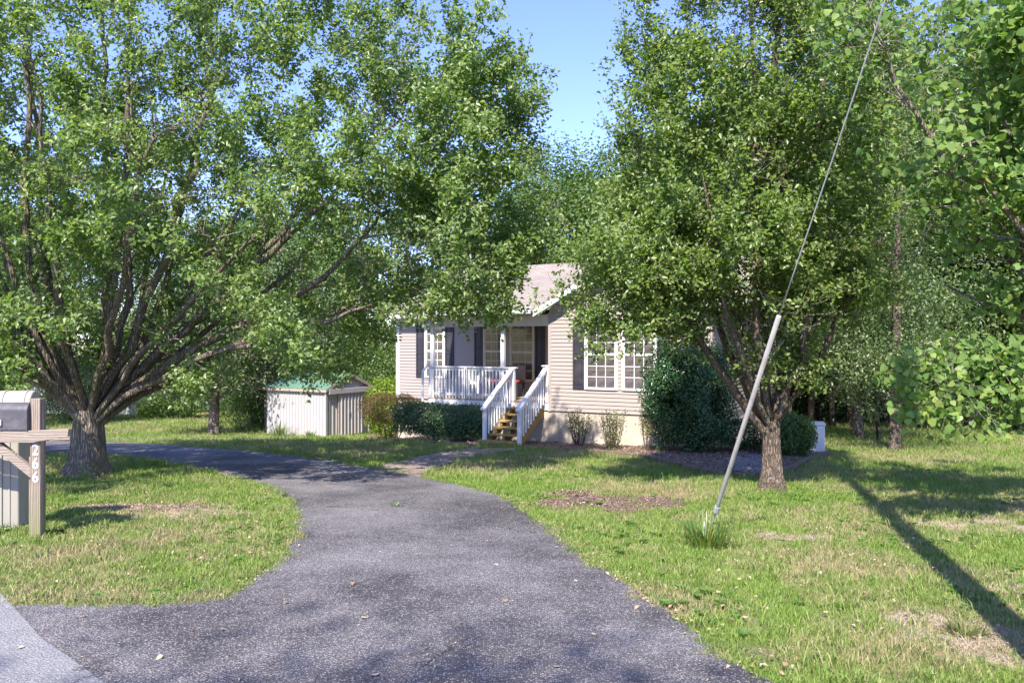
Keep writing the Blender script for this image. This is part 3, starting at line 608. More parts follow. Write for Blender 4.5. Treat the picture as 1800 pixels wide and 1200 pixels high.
# porch
MB().box(-3.95, -.03, .0, .14, EZ-.45, EZ-.14).build('porch_beam', M['cream_and_shade'], house)
for k in range(18): MB().box(-3.92+k*.215, -3.915+k*.215, -.004, .0, EZ-.44, EZ-.15).build('beam_groove', M['siding'], house) if k % 2 else None
MB().box(-3.95, -.02, -.03, 2.08, -.04, .0).build('porch_deck', M['wood_deck'], house); MB().box(-3.95, -.02, -.025, .015, -.22, -.042).build('rim_joist', M['white'], house)
for u_ in (-3.86, -1.48): MB().box(u_-.055, u_+.055, .02, .13, 0, EZ-.45).build('porch_post', M['white'], house, bevel=.006)
MB().box(-.13, -.04, .0, .1, -.2, .95).build('porch_post', M['white'], house)
MB().box(-.22, -.02, -.03, .12, .95, .985).build('post_cap', M['white'], house)
rl = MB().box(-3.9, -1.02, -.03, .11, .88, .915).box(-3.9, -1.15, .02, .06, .80, .88).box(-3.9, -1.15, .02, .06, .08, .15).build('porch_railing', M['white'], house, bevel=.005)
bal = MB().box(-.02, .02, -.02, .018, -.08, .84).mesh('baluster', M['white'])
x = -3.78
while x < -1.2:
    b = link('baluster', bal, rl); b.location = (x, .0, 0); x += .112
for u_ in (-3.9, -2.67, -1.13): MB().box(u_-.05, u_+.05, -.02, .08, -.2, .88).build('newel', M['white'], rl, bevel=.005)
# stairs
st = empty('stairs', (0, 0, 0), 0, house); SX0, SX1 = -1.10, -.17; RISE = .152; RUN = .275
for k in range(1, 6):
    z = -.02 - RISE*k; y = -RUN*(k-1); MB().box(SX0-.01+random.uniform(-.008,.008), SX1+.01+random.uniform(-.008,.008), y-RUN-.02, y-.02, z-.04, z).build('tread', M['wood_gold'], st, bevel=.006)
    MB().box(SX0+.05, SX0+.085, y-RUN+.03, y-.03, z-.13, z-.04).box(SX1-.085, SX1-.05, y-RUN+.03, y-.03, z-.13, z-.04).box(-.66, -.62, y-RUN+.03, y-.03, z-.13, z-.04).build('tread_bracket', M['wood_gold'], st)
MB().box(SX0-.16, SX1-.02, -RUN*6.1, -RUN*4.85, -1.16, -.02-RISE*6+.01).build('bottom_step', M['wood_gold'], st, bevel=.01)
for xx in (SX0+.02, SX1-.02, -.64):
    MB().prism([(xx-.02, .0, -.10), (xx-.02, -RUN*5.3, -.02-RISE*5.3-.17), (xx-.02, -RUN*5.3, -1.12), (xx-.02, -RUN*5.3+.1, -1.12), (xx-.02, .0, -.38)], (.04, 0, 0)).build('stringer', M['wood_gold'], st)
for s, xx in ((-1, SX0-.05), (1, SX1+.05)):
    hr = MB().beam((xx, .02, .90), (xx, -1.60, -.14), .13, .045).beam((xx, .02, .83), (xx, -1.54, -.18), .045, .09).build('stair_railing', M['white'], st, bevel=.006)
    MB().box(xx-.045, xx+.045, -1.52, -1.43, -1.25, -.10).build('newel', M['white'], hr, bevel=.005)
    for k in range(9):
        y = -.13 - k*.142; zt = .87 + (y)*.642; MB().box(xx-.018, xx+.018, y-.018, y+.018, zt-.86, zt).build('baluster', M['white'], hr)
# windows
def window(x0, x1, z0, z1, y, frame_m, name_lbl=None, cols=3, rows=3, sh=(1, 1), shw=.33):
    wn_ = MB(); c = .06; yf = y - .045
    wn_.box(x0, x0+c, yf, y, z0, z1).box(x1-c, x1, yf, y, z0, z1).box(x0+c, x1-c, yf, y, z1-c, z1).box(x0+c, x1-c, yf-.01, y, z0, z0+c)
    w = wn_.build('window', frame_m, house, bevel=.004)
    if name_lbl: w['label'] = name_lbl
    zm = (z0+z1)/2; sm = MB(); ys = y-.035; e = .022
    sm.box(x0+c, x1-c, ys-.004, y-.016, zm-.03, zm+.03)
    for a, b, lo in ((z0+c, zm-.03, 1), (zm+.03, z1-c, 0)):
        yy = ys + (0 if lo else .006)
        sm.box(x0+c, x0+c+.03, yy, y-.016, a, b).box(x1-c-.03, x1-c, yy, y-.016, a, b)
        W = (x1-c-.03) - (x0+c+.03)
        for i in range(1, cols): q = x0+c+.03 + W*i/cols; sm.box(q-.009, q+.009, yy+.002, y-.016, a, b)
        for j in range(1, rows): q = a + (b-a)*j/rows; sm.box(x0+c+.03, x1-c-.03, yy+.003, y-.017, q-.009, q+.009)
    sm.build('sash', frame_m, w)
    W = (x1-c-.03) - (x0+c+.03); pm = {}
    for a, b in ((z0+c, zm-.03), (zm+.03, z1-c)):
        H = b - a
        pane = MB().box(0, W/cols, 0, .004, 0, H/rows).mesh('pane', M['glass'])
        for i in range(cols):
            for j in range(rows):
                o = link('pane', pane, w); o.location = (x0+c+.03 + W*i/cols, y-.022, a + H*j/rows); o.rotation_euler = (random.uniform(-.004, .004), 0, random.uniform(-.004, .004))
    for s, k in ((-1, sh[0]), (1, sh[1])):
        if not k: continue
        a = x0 - shw - .005 if s < 0 else x1 + .005; b = a + shw; mid = z0 + (z1-z0)*.47
        m = MB().box(a, a+.05, y-.04, y-.014, z0, z1).box(b-.05, b, y-.04, y-.014, z0, z1)
        for q0, q1 in ((z0, z0+.09), (mid-.04, mid+.04), (z1-.07, z1)): m.box(a+.05, b-.05, y-.04, y-.014, q0, q1)
        m.box(a+.05, b-.05, y-.024, y-.014, z0+.09, mid-.04).box(a+.05, b-.05, y-.024, y-.014, mid+.04, z1-.07)
        m.box(a+.08, b-.08, y-.034, y-.025, z0+.12, mid-.07).box(a+.08, b-.08, y-.034, y-.025, mid+.07, z1-.10)
        m.build('shutter', M['black'], house, bevel=.003)
window(1.04, 1.98, .37, 2.22, 0, M['whitevinyl'], sh=(1, 0)); window(2.08, 3.02, .37, 2.22, 0, M['whitevinyl'], sh=(0, 1))
window(-5.57, -4.77, .45, 2.2, 2.1, M['whitevinyl']); window(-3.33, -2.55, .45, 2.2, 2.1, M['cream_and_shade'], sh=(1, 0)); window(-2.38, -1.52, .42, 2.19, 2.1, M['cream_and_shade'], sh=(0, 1))  # frames under the porch: roof shade put into their colour, first window stays white
dr = MB().box(-1.05, -.12, 2.05, 2.1, 0, 2.08).build('door', M['whitevinyl'], house); MB().box(-.98, -.19, 2.03, 2.05, .03, 2.02).build('panel', M['black'], dr)

def hpt(u, v, z=0.0): p = P0 + UU*u + VV*v; return Vector((p.x, p.y, z))
# porch furniture
ch = empty('porch_chair', hpt(-3.1, 1.1, 0), HZ + .2); tag(ch, 'white slatted porch chair behind the left railing', 'chair')
MB().box(-.26, .26, -.25, .25, .36, .41).build('seat', M['white'], ch, bevel=.01)
for sx in (-.24, .24):
    for sy in (-.23, .23): MB().box(sx-.025, sx+.025, sy-.025, sy+.025, 0, .36 if sy < 0 else .42).build('leg', M['white'], ch)
    MB().box(sx-.035, sx+.035, -.27, .27, .58, .61).box(sx-.02, sx+.02, -.24, -.2, .41, .58).build('armrest', M['white'], ch)
for k in range(5): MB().box(-.22+k*.1, -.15+k*.1, .22, .25, .41, .78+.05*math.sin(k*math.pi/4)).build('back_slat', M['white'], ch)
bn = empty('porch_bench', hpt(-2.1, 1.3, 0), HZ); tag(bn, 'dark porch bench with a red seat cushion behind the railing', 'bench')
for sx in (-.5, .5):
    for sy in (-.2, .2): MB().box(sx-.03, sx+.03, sy-.03, sy+.03, 0, .38).build('leg', M['black'], bn)
MB().box(-.55, .55, -.24, .24, .38, .42).build('seat', M['black'], bn); MB().box(-.52, .52, -.22, .18, .42, .50).build('cushion', M['red'], bn, bevel=.03)
MB().box(-.55, .55, .2, .24, .45, .92).build('backrest', M['wood_arm'], bn)

# ------------------------------------------------------------------ shed
scx, scy = -6.87, 29.4
sz = G(scx, scy) - .03; shed = empty('garden_shed', (scx, scy, sz), HZ); tag(shed, 'small ribbed metal shed with a green roof and a sliding door', 'shed')
SL, SW, SH = 3.0, 2.5, 1.83
def ribwall(name, L, H, rz, loc, mat, pitch=.19, parent=shed, z0=0, h1=None, amp=.02):
    m = MB(); n = int(L / pitch); p = L / n; prof = []
    for i in range(n): prof += [(i*p, 0), (i*p + p*.62, 0), (i*p + p*.70, -amp), (i*p + p*.92, -amp)]
    prof.append((L, 0))
    for (a, b), (c, d) in zip(prof, prof[1:]):
        ha = hb = H
        if h1: ha = H + h1*(1 - abs(a - L/2)/(L/2)); hb = H + h1*(1 - abs(c - L/2)/(L/2))
        m.quad((a, b, z0), (c, d, z0), (c, d, hb), (a, b, ha))
    o = m.build(name, mat, parent); o.location = loc; o.rotation_euler = (0, 0, rz); return o
MB().box(-SL+.03, -.03, .03, SW-.03, 0, SH-.03).build('shed_core', M['metal'], shed)
ribwall('wall_panel', SL, SH, 0, (-SL, 0, 0), M['metal'], .15, amp=.022); ribwall('wall_panel', SW, SH, math.pi/2, (0, 0, 0), M['metal'], .2, h1=.48)
ribwall('wall_panel', SL, SH, math.pi, (0, SW, 0), M['metal']); ribwall('wall_panel', SW, SH, -math.pi/2, (-SL, SW, 0), M['metal'], .2, h1=.48)
for s in (0, 1):
    y0, y1 = (-.14, SW/2) if s == 0 else (SW+.14, SW/2)
    m = MB(); n = 16; L = SL + .24; X0 = -SL - .12; za, zb = SH-.03, SH+.52
    for i in range(n):
        a = X0 + L*i/n; b = a + L/n*.8; c = a + L/n*.86; d = a + L/n*.94; e = a + L/n
        for (p, h), (q, h2) in zip([(a, 0), (b, 0), (c, .025), (d, .025)], [(b, 0), (c, .025), (d, .025), (e, 0)]):
            pts = [(p, y0, za+h), (q, y0, za+h2), (q, y1, zb+h2), (p, y1, zb+h)]; m.quad(*(pts if s == 0 else pts[::-1]))
    m.build('shed_roof', M['green_roof'], shed)
MB().box(-SL-.10, .10, -.13, -.09, SH-.13, SH-.035).build('eave_trim', M['rust'], shed); MB().box(-.0, .05, -.06, .03, 0, SH-.1).build('corner_trim', M['metal'], shed)
MB().prism([(.10, -.14, SH-.13), (.10, SW/2, SH+.43), (.10, SW+.14, SH-.13), (.10, SW+.14, SH-.04), (.10, SW/2, SH+.52), (.10, -.14, SH-.04)], (.03, 0, 0)).build('rake_trim', M['rust'], shed)
MB().box(.02, .14, .05, SW+.12, SH-.22, SH-.03).build('door_track', M['metal'], shed, bevel=.01)
dd = ribwall('door', 1.35, SH-.2, math.pi/2, (.07, .62, 0), M['metal'], .19, z0=.03, amp=.035)
MB().box(.0, .03, .6, .62, .03, SH-.2).build('door_edge', M['rust'], shed, loc=(.05, 0, 0))
MB().box(.5, .56, -.055, -.035, .82, 1.0).build('handle', M['steel'], dd)

# ------------------------------------------------------------------ mailboxes
mp = gpos(67, 945); ps = .105
mr = empty('mailbox_post', mp); tag(mr, 'weathered wooden mailbox post with a crossarm numbered 266', 'mailbox post')
zt = 1.63 - 100/1400*mp.y - mp.z
MB().box(-ps/2, ps/2, -ps/2, ps/2, -.1, zt).build('post', M['wood_grey'], mr, bevel=.006)
za = EYE - 155/1400*mp.y - mp.z
MB().prism([(-1.05, -ps/2-.04, za-.122), (-.0, -ps/2-.04, za-.122), (.36, -ps/2-.04, za-.06), (.37, -ps/2-.04, za+.02), (.0, -ps/2-.04, za), (-1.05, -ps/2-.04, za)], (0, .038, 0)).build('crossarm', M['wood_arm'], mr, bevel=.004)
MB().prism([(-1.05, ps/2+.002, za-.122), (.30, ps/2+.002, za-.122), (.30, ps/2+.002, za), (-1.05, ps/2+.002, za)], (0, .038, 0)).build('crossarm', M['wood_arm'], mr, bevel=.004)
MB().beam((-.40, -.02, za-.16), (-.03, -.02, za-.46), .06, .085).build('brace', M['wood_arm'], mr, bevel=.004)
MB().box(-.135, -.055, .06, .10, -.1, za-.16).build('backing_board', M['wood_grey'], mr, bevel=.004)
for i, chh in enumerate('266'):
    fc = bpy.data.curves.new('number', 'FONT'); fc.body = chh; fc.size = .160; fc.extrude = .003; fc.offset = .001; fc.align_x = 'CENTER'; fc.materials.append(M['whitevinyl'])
    fo = bpy.data.objects.new('number', fc); me = bpy.data.meshes.new_from_object(fo); bpy.data.objects.remove(fo); me.materials.clear(); me.materials.append(M['whitevinyl'])
    o = link('number', me, mr); o.location = (.006, -ps/2-.003, za-.255-i*.142); o.rotation_euler = (math.radians(90), 0, 0); o.scale = (.85, 1, 1)
mb = empty('mailbox', (mp.x, mp.y, mp.z)); tag(mb, 'black metal mailbox lying on the crossarm of the numbered post', 'mailbox')
prof = [(-.085, 0), (.085, 0), (.085, .20)] + [(.085*math.cos(t), .20 + .085*math.sin(t)) for t in np.linspace(.2, math.pi-.2, 7)] + [(-.085, .20)]
m = MB(); m.prism([(-.06, y-.02, z+za+.004) for y, z in prof], (-.52, 0, 0)); m.build('body', M['mailblack'], mb, bevel=.006)
m = MB(); m.prism([(-.052, y*1.04-.02, z*1.03+za+.0) for y, z in prof], (-.012, 0, 0)); m.prism([(-.32, y*1.02-.02, z*1.015+za+.001) for y, z in prof], (-.008, 0, 0)); m.build('rim', M['mailblack'], mb, bevel=.002)
MB().box(-.46, -.31, -.125, -.112, za+.055, za+.115).build('flag_mount', M['whitevinyl'], mb, bevel=.003)
# beige pedestal mailbox behind
bp = gpos(18, 928); pb = empty('mailbox', bp, .18); tag(pb, 'tall beige plastic pedestal mailbox with a ribbed domed top behind the wooden post', 'mailbox')
zc = EYE - 84/1400*bp.y - bp.z - .0; zb_ = zc - .42
MB().prism([(-.17, -.12, -.02), (.13, -.12, -.02), (.16, -.02, -.02), (.16, .14, -.02), (-.17, .14, -.02)], (0, 0, zb_+.05)).build('pedestal', M['beige'], pb, bevel=.012)
MB().box(-.06, -.03, -.135, -.12, .02, zb_-.02).box(.03, .05, -.13, -.12, .02, zb_-.02).build('pedestal_rib', M['beige'], pb, bevel=.004)
MB().box(-.11, -.075, -.128, -.119, .30, .36).box(-.11, -.075, -.128, -.119, .68, .74).build('slot', M['mailblack'], pb)
prof = [(-.15, 0), (.15, 0), (.15, .26)] + [(.15*math.cos(t)**1 if abs(math.cos(t)) > 0 else 0, .26 + .145*math.sin(t)) for t in np.linspace(.15, math.pi-.15, 9)] + [(-.15, .26)]
m = MB(); m.prism([(.26, y, z+zb_) for y, z in prof], (-.62, 0, 0)); m.build('box', M['beige'], pb, smooth=False, bevel=.02)
m = MB()
for xq in (-.02, -.2, .2): m.prism([(xq, y*1.05, (z*1.03)+zb_-.002) for y, z in prof], (-.018, 0, 0))
m.build('rib', M['beige'], pb, bevel=.004)

# ------------------------------------------------------------------ utility pole (just outside the frame, its shadow and guy are in it)
ax, ay = hit(1250, 925); pole = Vector((2.98, 4.15, G(2.98, 4.15)))
pr = empty('utility_pole', pole); tag(pr, 'round wooden utility pole whose shadow crosses the lawn', 'utility pole')
MB().tube([(0, 0, -.2), (0, 0, 9.4)], [.145, .10], 14).build('post', M['polewood'], pr, smooth=True)
gy = empty('guy_wire', (ax, ay, G(ax, ay))); tag(gy, 'steel guy wire with a pale plastic guard rising from the lawn', 'guy wire')
top = Vector((pole.x, pole.y, pole.z + 6.9)) - gy.location; s_ = top.normalized()
a0 = s_*.02; a1 = s_*.30; a2 = s_*2.82
MB().tube([s_*-.15, a1], .012, 6).build('anchor_rod', M['steel'], gy)
MB().tube([a1 - s_*.10, a1 - s_*.06, a1+s_*.02], [.02, .035, .03], 8).build('anchor_clamp', M['steel'], gy)
MB().tube([a1, a1+s_*.02, a2-s_*.01, a2], [.019, .0235, .0235, .019], 12).build('guard', M['pipe'], gy, smooth=True)
pts = [a2 + (top - a2)*t - Vector((0, 0, .10*math.sin(math.pi*t))) for t in np.linspace(0, 1, 12)]
MB().tube([a1, a2] , .006, 5).tube(pts, .0065, 5).build('wire', M['steel'], gy, smooth=True)

# ------------------------------------------------------------------ shrubs
def shrub(name, label, c, r, mat, n, ls, power=4.0, seed=1, stems=6, stemmat=None, rz=0.0, up=.5, cat='shrub', hollow=.35, zmin=.1, group=None, rough_=.07, clump=.0, wid=.55):
    """c: base point, r: half sizes (x,y) and height"""
    global rng; rng = np.random.default_rng(seed)
    root = empty(name, c, rz); rx, ry, h = r
    d = rng.normal(size=(n, 3)); d /= np.linalg.norm(d, axis=1, keepdims=True)
    k = (np.abs(d)**power).sum(1)**(-1/power); rad = (1 - hollow*rng.random(n)**1.6)*(1 + .16*rng.random(n)*(rng.random(n) < .05))
    lump = 1 + rough_*np.sin(d[:, 0]*7+seed)*np.cos(d[:, 2]*6) + rough_*.8*np.sin(d[:, 1]*9 + d[:, 0]*5)
    p = d*k[:, None]*rad[:, None]*lump[:, None]
    P = np.stack([p[:, 0]*rx, p[:, 1]*ry, zmin + (p[:, 2]*.5+.5)*(h-zmin)], 1) + rng.normal(0, .02, (n, 3))
    if clump:
        f = np.sin(P[:, 0]*5.3+seed)+np.sin(P[:, 2]*6.1+P[:, 1]*4)+np.cos(P[:, 1]*5.7+seed*2); P = P[f + rng.normal(0, .5, len(P)) > clump - 1.2]; d = d[:len(P)]
    nr = (P - np.array([0, 0, h/2]))/np.array([rx, ry, h/2]); nr = nr + rng.normal(size=P.shape)*.8 + np.array([0, 0, up])
    f = link('foliage', leaves_mesh('foliage', P, nr, ls*rng.uniform(.7, 1.3, len(P)), mat, wid=wid), root); f['kind'] = 'stuff'
    m = MB()
    for i in range(stems):
        a = random.uniform(0, 6.28); q = random.uniform(.1, .75); e = (rx*q*math.cos(a), ry*q*math.sin(a), h*random.uniform(.5, .85)); b0 = (e[0]*.35, e[1]*.35, -.05)
        m.tube([b0, ((b0[0]+e[0])/2+random.uniform(-.04,.04), (b0[1]+e[1])/2, e[2]*.5), e], [.018, .012, .004], 5)
    m.build('stems', stemmat or M['bark'], root, smooth=True)
    return tag(root, label, cat, group)
def hp(u, v): p = hpt(u, v); return Vector((p.x, p.y, G(p.x, p.y)))
shrub('hedge', 'clipped dark green hedge in front of the porch railing', hp(-3.0, -.72), (1.50, .50, 1.02), M['leaf_holly'], 24000, .05, 7, 3, 12, rz=HZ, cat='hedge', zmin=.18, rough_=.06, hollow=.5, clump=-.9)
shrub('japanese_maple', 'reddish brown fine leaved maple at the left house corner', hp(-5.6, .3), (.95, .8, 1.45), M['leaf_maple'], 15000, .045, 2.4, 4, 9, cat='maple', zmin=.55, clump=.2, wid=.3)
shrub('forsythia_bush', 'bright yellow green bush behind the red maple', hp(-7.4, 2.4), (.7, .7, 2.1), M['leaf_yellow'], 5000, .08, 2.4, 5, 8, cat='bush')
for i, (px, py, lab, gh) in enumerate([(1017, 783, 'leggy azalea bush nearest the steps against the skirting', .95), (1076, 789, 'azalea bush leafy down to its base below the first bay window', .98), (1138, 793, 'thin sparse azalea bush beside the big holly', .95)]):
    x, y = hit(px, py); c = Vector((x, y, G(x, y))); root = empty('azalea_bush', c); rng = np.random.default_rng(40+i); m = MB(); LP = []
    ns = (26, 30, 11)[i]
    for k in range(ns):
        a = rng.uniform(0, 6.28); q = rng.random()**.5*(.36, .33, .22)[i]; hh = gh*rng.uniform(.7, 1.02); e = Vector((q*math.cos(a), q*math.sin(a)*.7, hh)); b0 = Vector((e.x*.3, e.y*.3, -.03))
        mid = (b0+e)/2 + Vector((rng.normal()*.03, rng.normal()*.03, -.05)); m.tube([b0, mid, e], [.009, .006, .003], 4)
        for b in range(2): f = mid.lerp(e, rng.random()*.6); m.tube([f, f+Vector((rng.normal()*.07, rng.normal()*.07, .12))], [.004, .002], 3)
        for t in (rng.uniform(.0, 1, 30) if i == 1 else rng.uniform(.45, 1, 24)):
            LP.append(np.array(b0.lerp(e, t)) + rng.normal(0, .045, 3))
    m.build('stems', M['bark2'], root); LP = np.array(LP); f = link('foliage', leaves_mesh('foliage', LP, rng.normal(size=LP.shape)+np.array([0, -.3, .8]), .05, M['leaf_azalea']), root); f['kind'] = 'stuff'
    tag(root, lab, 'bush')
shrub('holly_shrub', 'tall dark glossy holly shrub growing against the bay', hp(4.05, -.85), (1.0, .8, 2.55), M['leaf_holly'], 48000, .062, 3.0, 6, 14, rz=HZ, cat='holly', zmin=.12, clump=-.35, rough_=.17, hollow=.7)
x, y = hit(1388, 800); shrub('leafy_bush', 'mid green leafy bush between the right tree and the white box', (x, y, G(x, y)), (.5, .45, .9), M['leaf_wood'], 9000, .07, 2.6, 7, 8, cat='bush', zmin=.05)
x, y = hit(1318, 792); shrub('low_hedge', 'low dark hedge behind the right tree trunk', (x, y, G(x, y)), (.8, .45, .75), M['leaf_holly'], 7000, .05, 3, 8, 6, cat='hedge')
x, y = hit(608-310, 733); shrub('round_bush', 'round bright yellow green bush on the far left lawn', (x, y, G(x, y)), (1.7, 1.1, .95), M['leaf_yellow'], 6000, .13, 2.4, 9, 5, cat='bush', zmin=0)
# strap leaf clump at the guy anchor
def clump(name, label, px, py, n, h, sp, mat, w=.014, cat='plant', group=None):
    x, y = hit(px, py); root = empty(name, (x, y, G(x, y))); V = []; Fc = []; R = []
    for i in range(n):
        a = random.uniform(0, 6.28); r0 = random.random()**.6*sp*.35; q = r0*math.cos(a); p = r0*math.sin(a); L = h*random.uniform(.6, 1.3); out = random.uniform(.25, 1.0); k0 = len(V); rr = random.random(); s = w*random.uniform(.6, 1.2)
        for j, t in enumerate((0, .3, .6, .85, 1)):
            ox = out*L*.75*t**1.5; z = L*(t - .62*out*t**2.4); cx = q+math.cos(a)*ox; cy2 = p+math.sin(a)*ox; ww = s*(1-t**2)*.5+.0008
            V += [(cx-math.sin(a)*ww, cy2+math.cos(a)*ww, z-.01), (cx+math.sin(a)*ww, cy2-math.cos(a)*ww, z-.01)]
            if j: b = k0+2*j; Fc.append((b-2, b-1, b+1, b)); R.append(rr)
    o = link('blades', np_mesh('blades', V, Fc, mat, True, {'rnd': R}), root); o['kind'] = 'stuff'
    return tag(root, label, cat, group)
clump('lily_clump', 'arching strap leaved clump around the guy wire anchor', 1240, 962, 170, .36, .62, M['blade'], .013)
clump('weed', 'small weed growing through the asphalt of the driveway', 697, 891, 26, .10, .3, M['blade'], .012, 'weed')
for i, (px, py, lab) in enumerate([(490, 768, 'tall dry weeds against the long side of the shed'), (545, 771, 'low grassy weeds at the front corner of the shed'), (425, 758, 'green strap leaves under the multi stemmed tree'), (660, 762, 'green weeds right of the shed door'), (1068, 792, 'small bright seedling between two azalea bushes'), (1700, 1118, 'broad leaved seedling in the dead turf at lower right'), (275, 735, 'iris leaves beside the round bush')]):
    clump('weeds', lab, px, py, 60 if i != 4 else 20, (.75, .4, .6, .5, .16, .14, .7)[i], (.9, .6, .8, .7, .2, .3, 1.2)[i], M['leaf_azalea'] if i in (0, 4, 5) else M['blade'], .03 if i < 4 or i == 6 else .015, 'weeds')

# utility box beside the house
x0, y0 = hit(1426, 793); wb = empty('utility_box', (x0, y0, G(x0, y0)), -.30); tag(wb, 'white metal cooling unit standing on the lawn beside the house', 'cooling unit')
MB().box(-.24, .28, -.25, .25, .03, .64).build('cabinet', M['white'], wb, bevel=.02); MB().box(-.26, .30, -.27, .27, .64, .69).build('lid', M['whitevinyl'], wb, bevel=.015)
m = MB()
for k in range(9): m.box(-.20, .24, -.262, -.25, .12+k*.055, .135+k*.055)
m.build('louvers', M['whitevinyl'], wb); MB().box(-.3, .34, -.3, .3, -.05, .03).build('pad', M['skirt'], wb)

# ------------------------------------------------------------------ background trees
def bg_variant(seed, h, rx, ry, z0, mat, bark, n, ls, tr=.18, gaps=.5, clumps=70, forks=3):
    """one tree: list of (part name, mesh)"""
    global rng; rng = np.random.default_rng(seed); S = Skel()
    hz = h*.86; pts = np.array([[0, 0, -.3], [0, 0, 0], [rng.normal()*.1, rng.normal()*.1, h*.3], [rng.normal()*.2, rng.normal()*.2, h*.6], [rng.normal()*.2, 0, hz]])
    S.add(pts, np.array([tr*1.25, tr*1.1, tr*.85, tr*.5, tr*.12]), 0); S.freeze(); C = []
    for i in range(clumps):
        zz = rng.random(); u = rng.normal(size=2); u /= np.linalg.norm(u); wdt = math.sin(math.pi*min(1, .12+.84*zz))**.6 * rng.uniform(.25, 1)**.5
        C.append([u[0]*rx*wdt, u[1]*ry*wdt, z0 + (h-z0)*zz])
    C = np.array(C); C = C[np.argsort(np.linalg.norm(C, axis=1))]
    S.P = list(pts[1:]); S.D = list(np.gradient(pts, axis=0)[1:]); t = np.linspace(.25, 1, 14)[:, None]
    ext = np.concatenate([bez(pts[1], pts[2], pts[3], pts[4], 16)[3:]]); S.aP = ext; S.aD = np.tile([0, 0, 1.0], (len(ext), 1)); S.aR = np.linspace(tr*.8, tr*.2, len(ext)); S.P = list(S.aP); S.D = list(S.aD); S.R = list(S.aR); S.L = [1]*len(ext)
    for j, c in enumerate(C):
        S.grow(c, 2, tr*.42, .012, .05, bias=1.5)
        if j % 8 == 7: S.freeze()
    per = n // clumps; sg = .33*min(rx, ry)*.5 + .12*rx*.5
    P = (C[:, None, :] + rng.normal(size=(len(C), per, 3))*np.array([1.05, 1.05, .62])*sg*rng.uniform(.6, 1.3, (len(C), 1, 1))).reshape(-1, 3)
    nr = rng.normal(size=P.shape)*.55 + (P - np.array([0, 0, z0+(h-z0)*.4]))*np.array([.18, .18, .12]) + np.array([0, 0, .55])
    return [('trunk', tubes('trunk', S.br[:1], bark, sides, .03)), ('branches', tubes('branches', S.br[1:], bark, lambda r: 5 if r > .03 else 3)), ('crown', leaves_mesh('crown', P, nr, ls*rng.uniform(.7, 1.3, len(P)), mat))]
def put_tree(var, name, label, x, y, rz=0, s=1.0, sz=None, group=None, cat='tree'):
    root = empty(name, (x, y, G(x, y)), rz); root.scale = (s, s, sz or s)
    for nm, me in var:
        o = link(nm, me, root)
        if nm != 'trunk': o['kind'] = 'stuff'
    return tag(root, label, cat, group)
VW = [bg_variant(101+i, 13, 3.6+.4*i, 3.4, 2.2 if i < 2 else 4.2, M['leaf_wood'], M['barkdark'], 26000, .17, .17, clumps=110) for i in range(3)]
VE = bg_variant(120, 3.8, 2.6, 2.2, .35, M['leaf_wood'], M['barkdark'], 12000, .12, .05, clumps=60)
VO = bg_variant(130, 6.5, 2.9, 2.6, 2.0, M['leaf_oak'], M['bark'], 16000, .13, .20, clumps=70)
VP = bg_variant(140, 10.5, 2.6, 2.4, 2.1, M['leaf_pale'], M['bark2'], 26000, .085, .15, clumps=100)
VS = bg_variant(150, 5.5, 1.9, 1.8, 1.0, M['leaf_oak'], M['barkdark'], 9000, .10, .07, clumps=45)
# named ones
x, y = hit(376, 764); put_tree(VO, 'oak_tree', 'small oak with a straight trunk on the far lawn left of the shed', x, y, .3)
x, y = hit(467, 760); put_tree(VO, 'oak_tree', 'tree standing close behind the left end of the shed', x, y+.6, 2.0, .95, 1.1)
x, y = hit(255, 724); put_tree(VO, 'oak_tree', 'slim leaning tree beside the neighbouring white building', x, y, 4.0, 1.0, 1.05)
x, y = hit(445, 750); root = empty('multi_stem_tree', (x, y, G(x, y))); m = MB()
for k in range(5):
    a = -.9+k*.45; m.tube([(0, 0, -.05), (.15*a, .05, .5), (.6*a, .1*k, 1.6), (.85*a, .1, 2.6)], [.07, .055, .045, .02], 7)
m.build('trunk', M['barkdark'], root, smooth=True); o = link('crown', VS[2][1], root); o.scale = (.8, .8, .8); o['kind'] = 'stuff'; tag(root, 'low multi stemmed tree left of the shed', 'tree')
x, y = hit(1507, 770); put_tree(VP, 'pale_tree', 'pale green tree with a thick grey trunk on a mulch ring at the right lawn', x, y, .5, 1.05)
x, y = hit(1572, 792); put_tree(VP, 'pale_tree', 'slimmer pale green tree standing nearer on the right lawn', x, y, 2.4, .82)
x, y = hit(1545, 776); put_tree(VS, 'small_tree', 'small dark trunked tree between the two pale trees', x, y, 1, .8)
# woods on the right
k = 0
WR = [(14.5,31,0),(19,30,1),(23,29,2),(12.2,37,1),(17,38,2),(22,37,0),(27,35,1),(9.5,41,2),(14,46,0),(20,46,1),(27,44,2),(33,41,0),(5,47,0),(18.5,25.5,2),(31,30,2),(25.5,24,0),(15.6,25.5,1),(12.6,29.5,0),(18.6,26.5,2)]
desc = ['near edge of the right hand woods', 'deep in the shade of the right hand woods', 'right hand woods behind the pale trees']
ORD = ['leftmost', 'second from the left', 'third from the left', 'fourth from the left', 'fifth from the left', 'sixth from the left', 'seventh from the left', 'eighth from the left', 'ninth from the left', 'tenth from the left', 'eleventh from the left', 'twelfth from the left', 'rightmost but one', 'rightmost']
def ranks(L, key):
    o = sorted(range(len(L)), key=lambda i: key(L[i])); return {i: ORD[k] for k, i in enumerate(o)}
fr = [w for w in WR if w[1] < 35]; bk = [w for w in WR if w[1] >= 35]; rf = ranks(fr, lambda w: w[0]/w[1]); rk = ranks(bk, lambda w: w[0]/w[1])
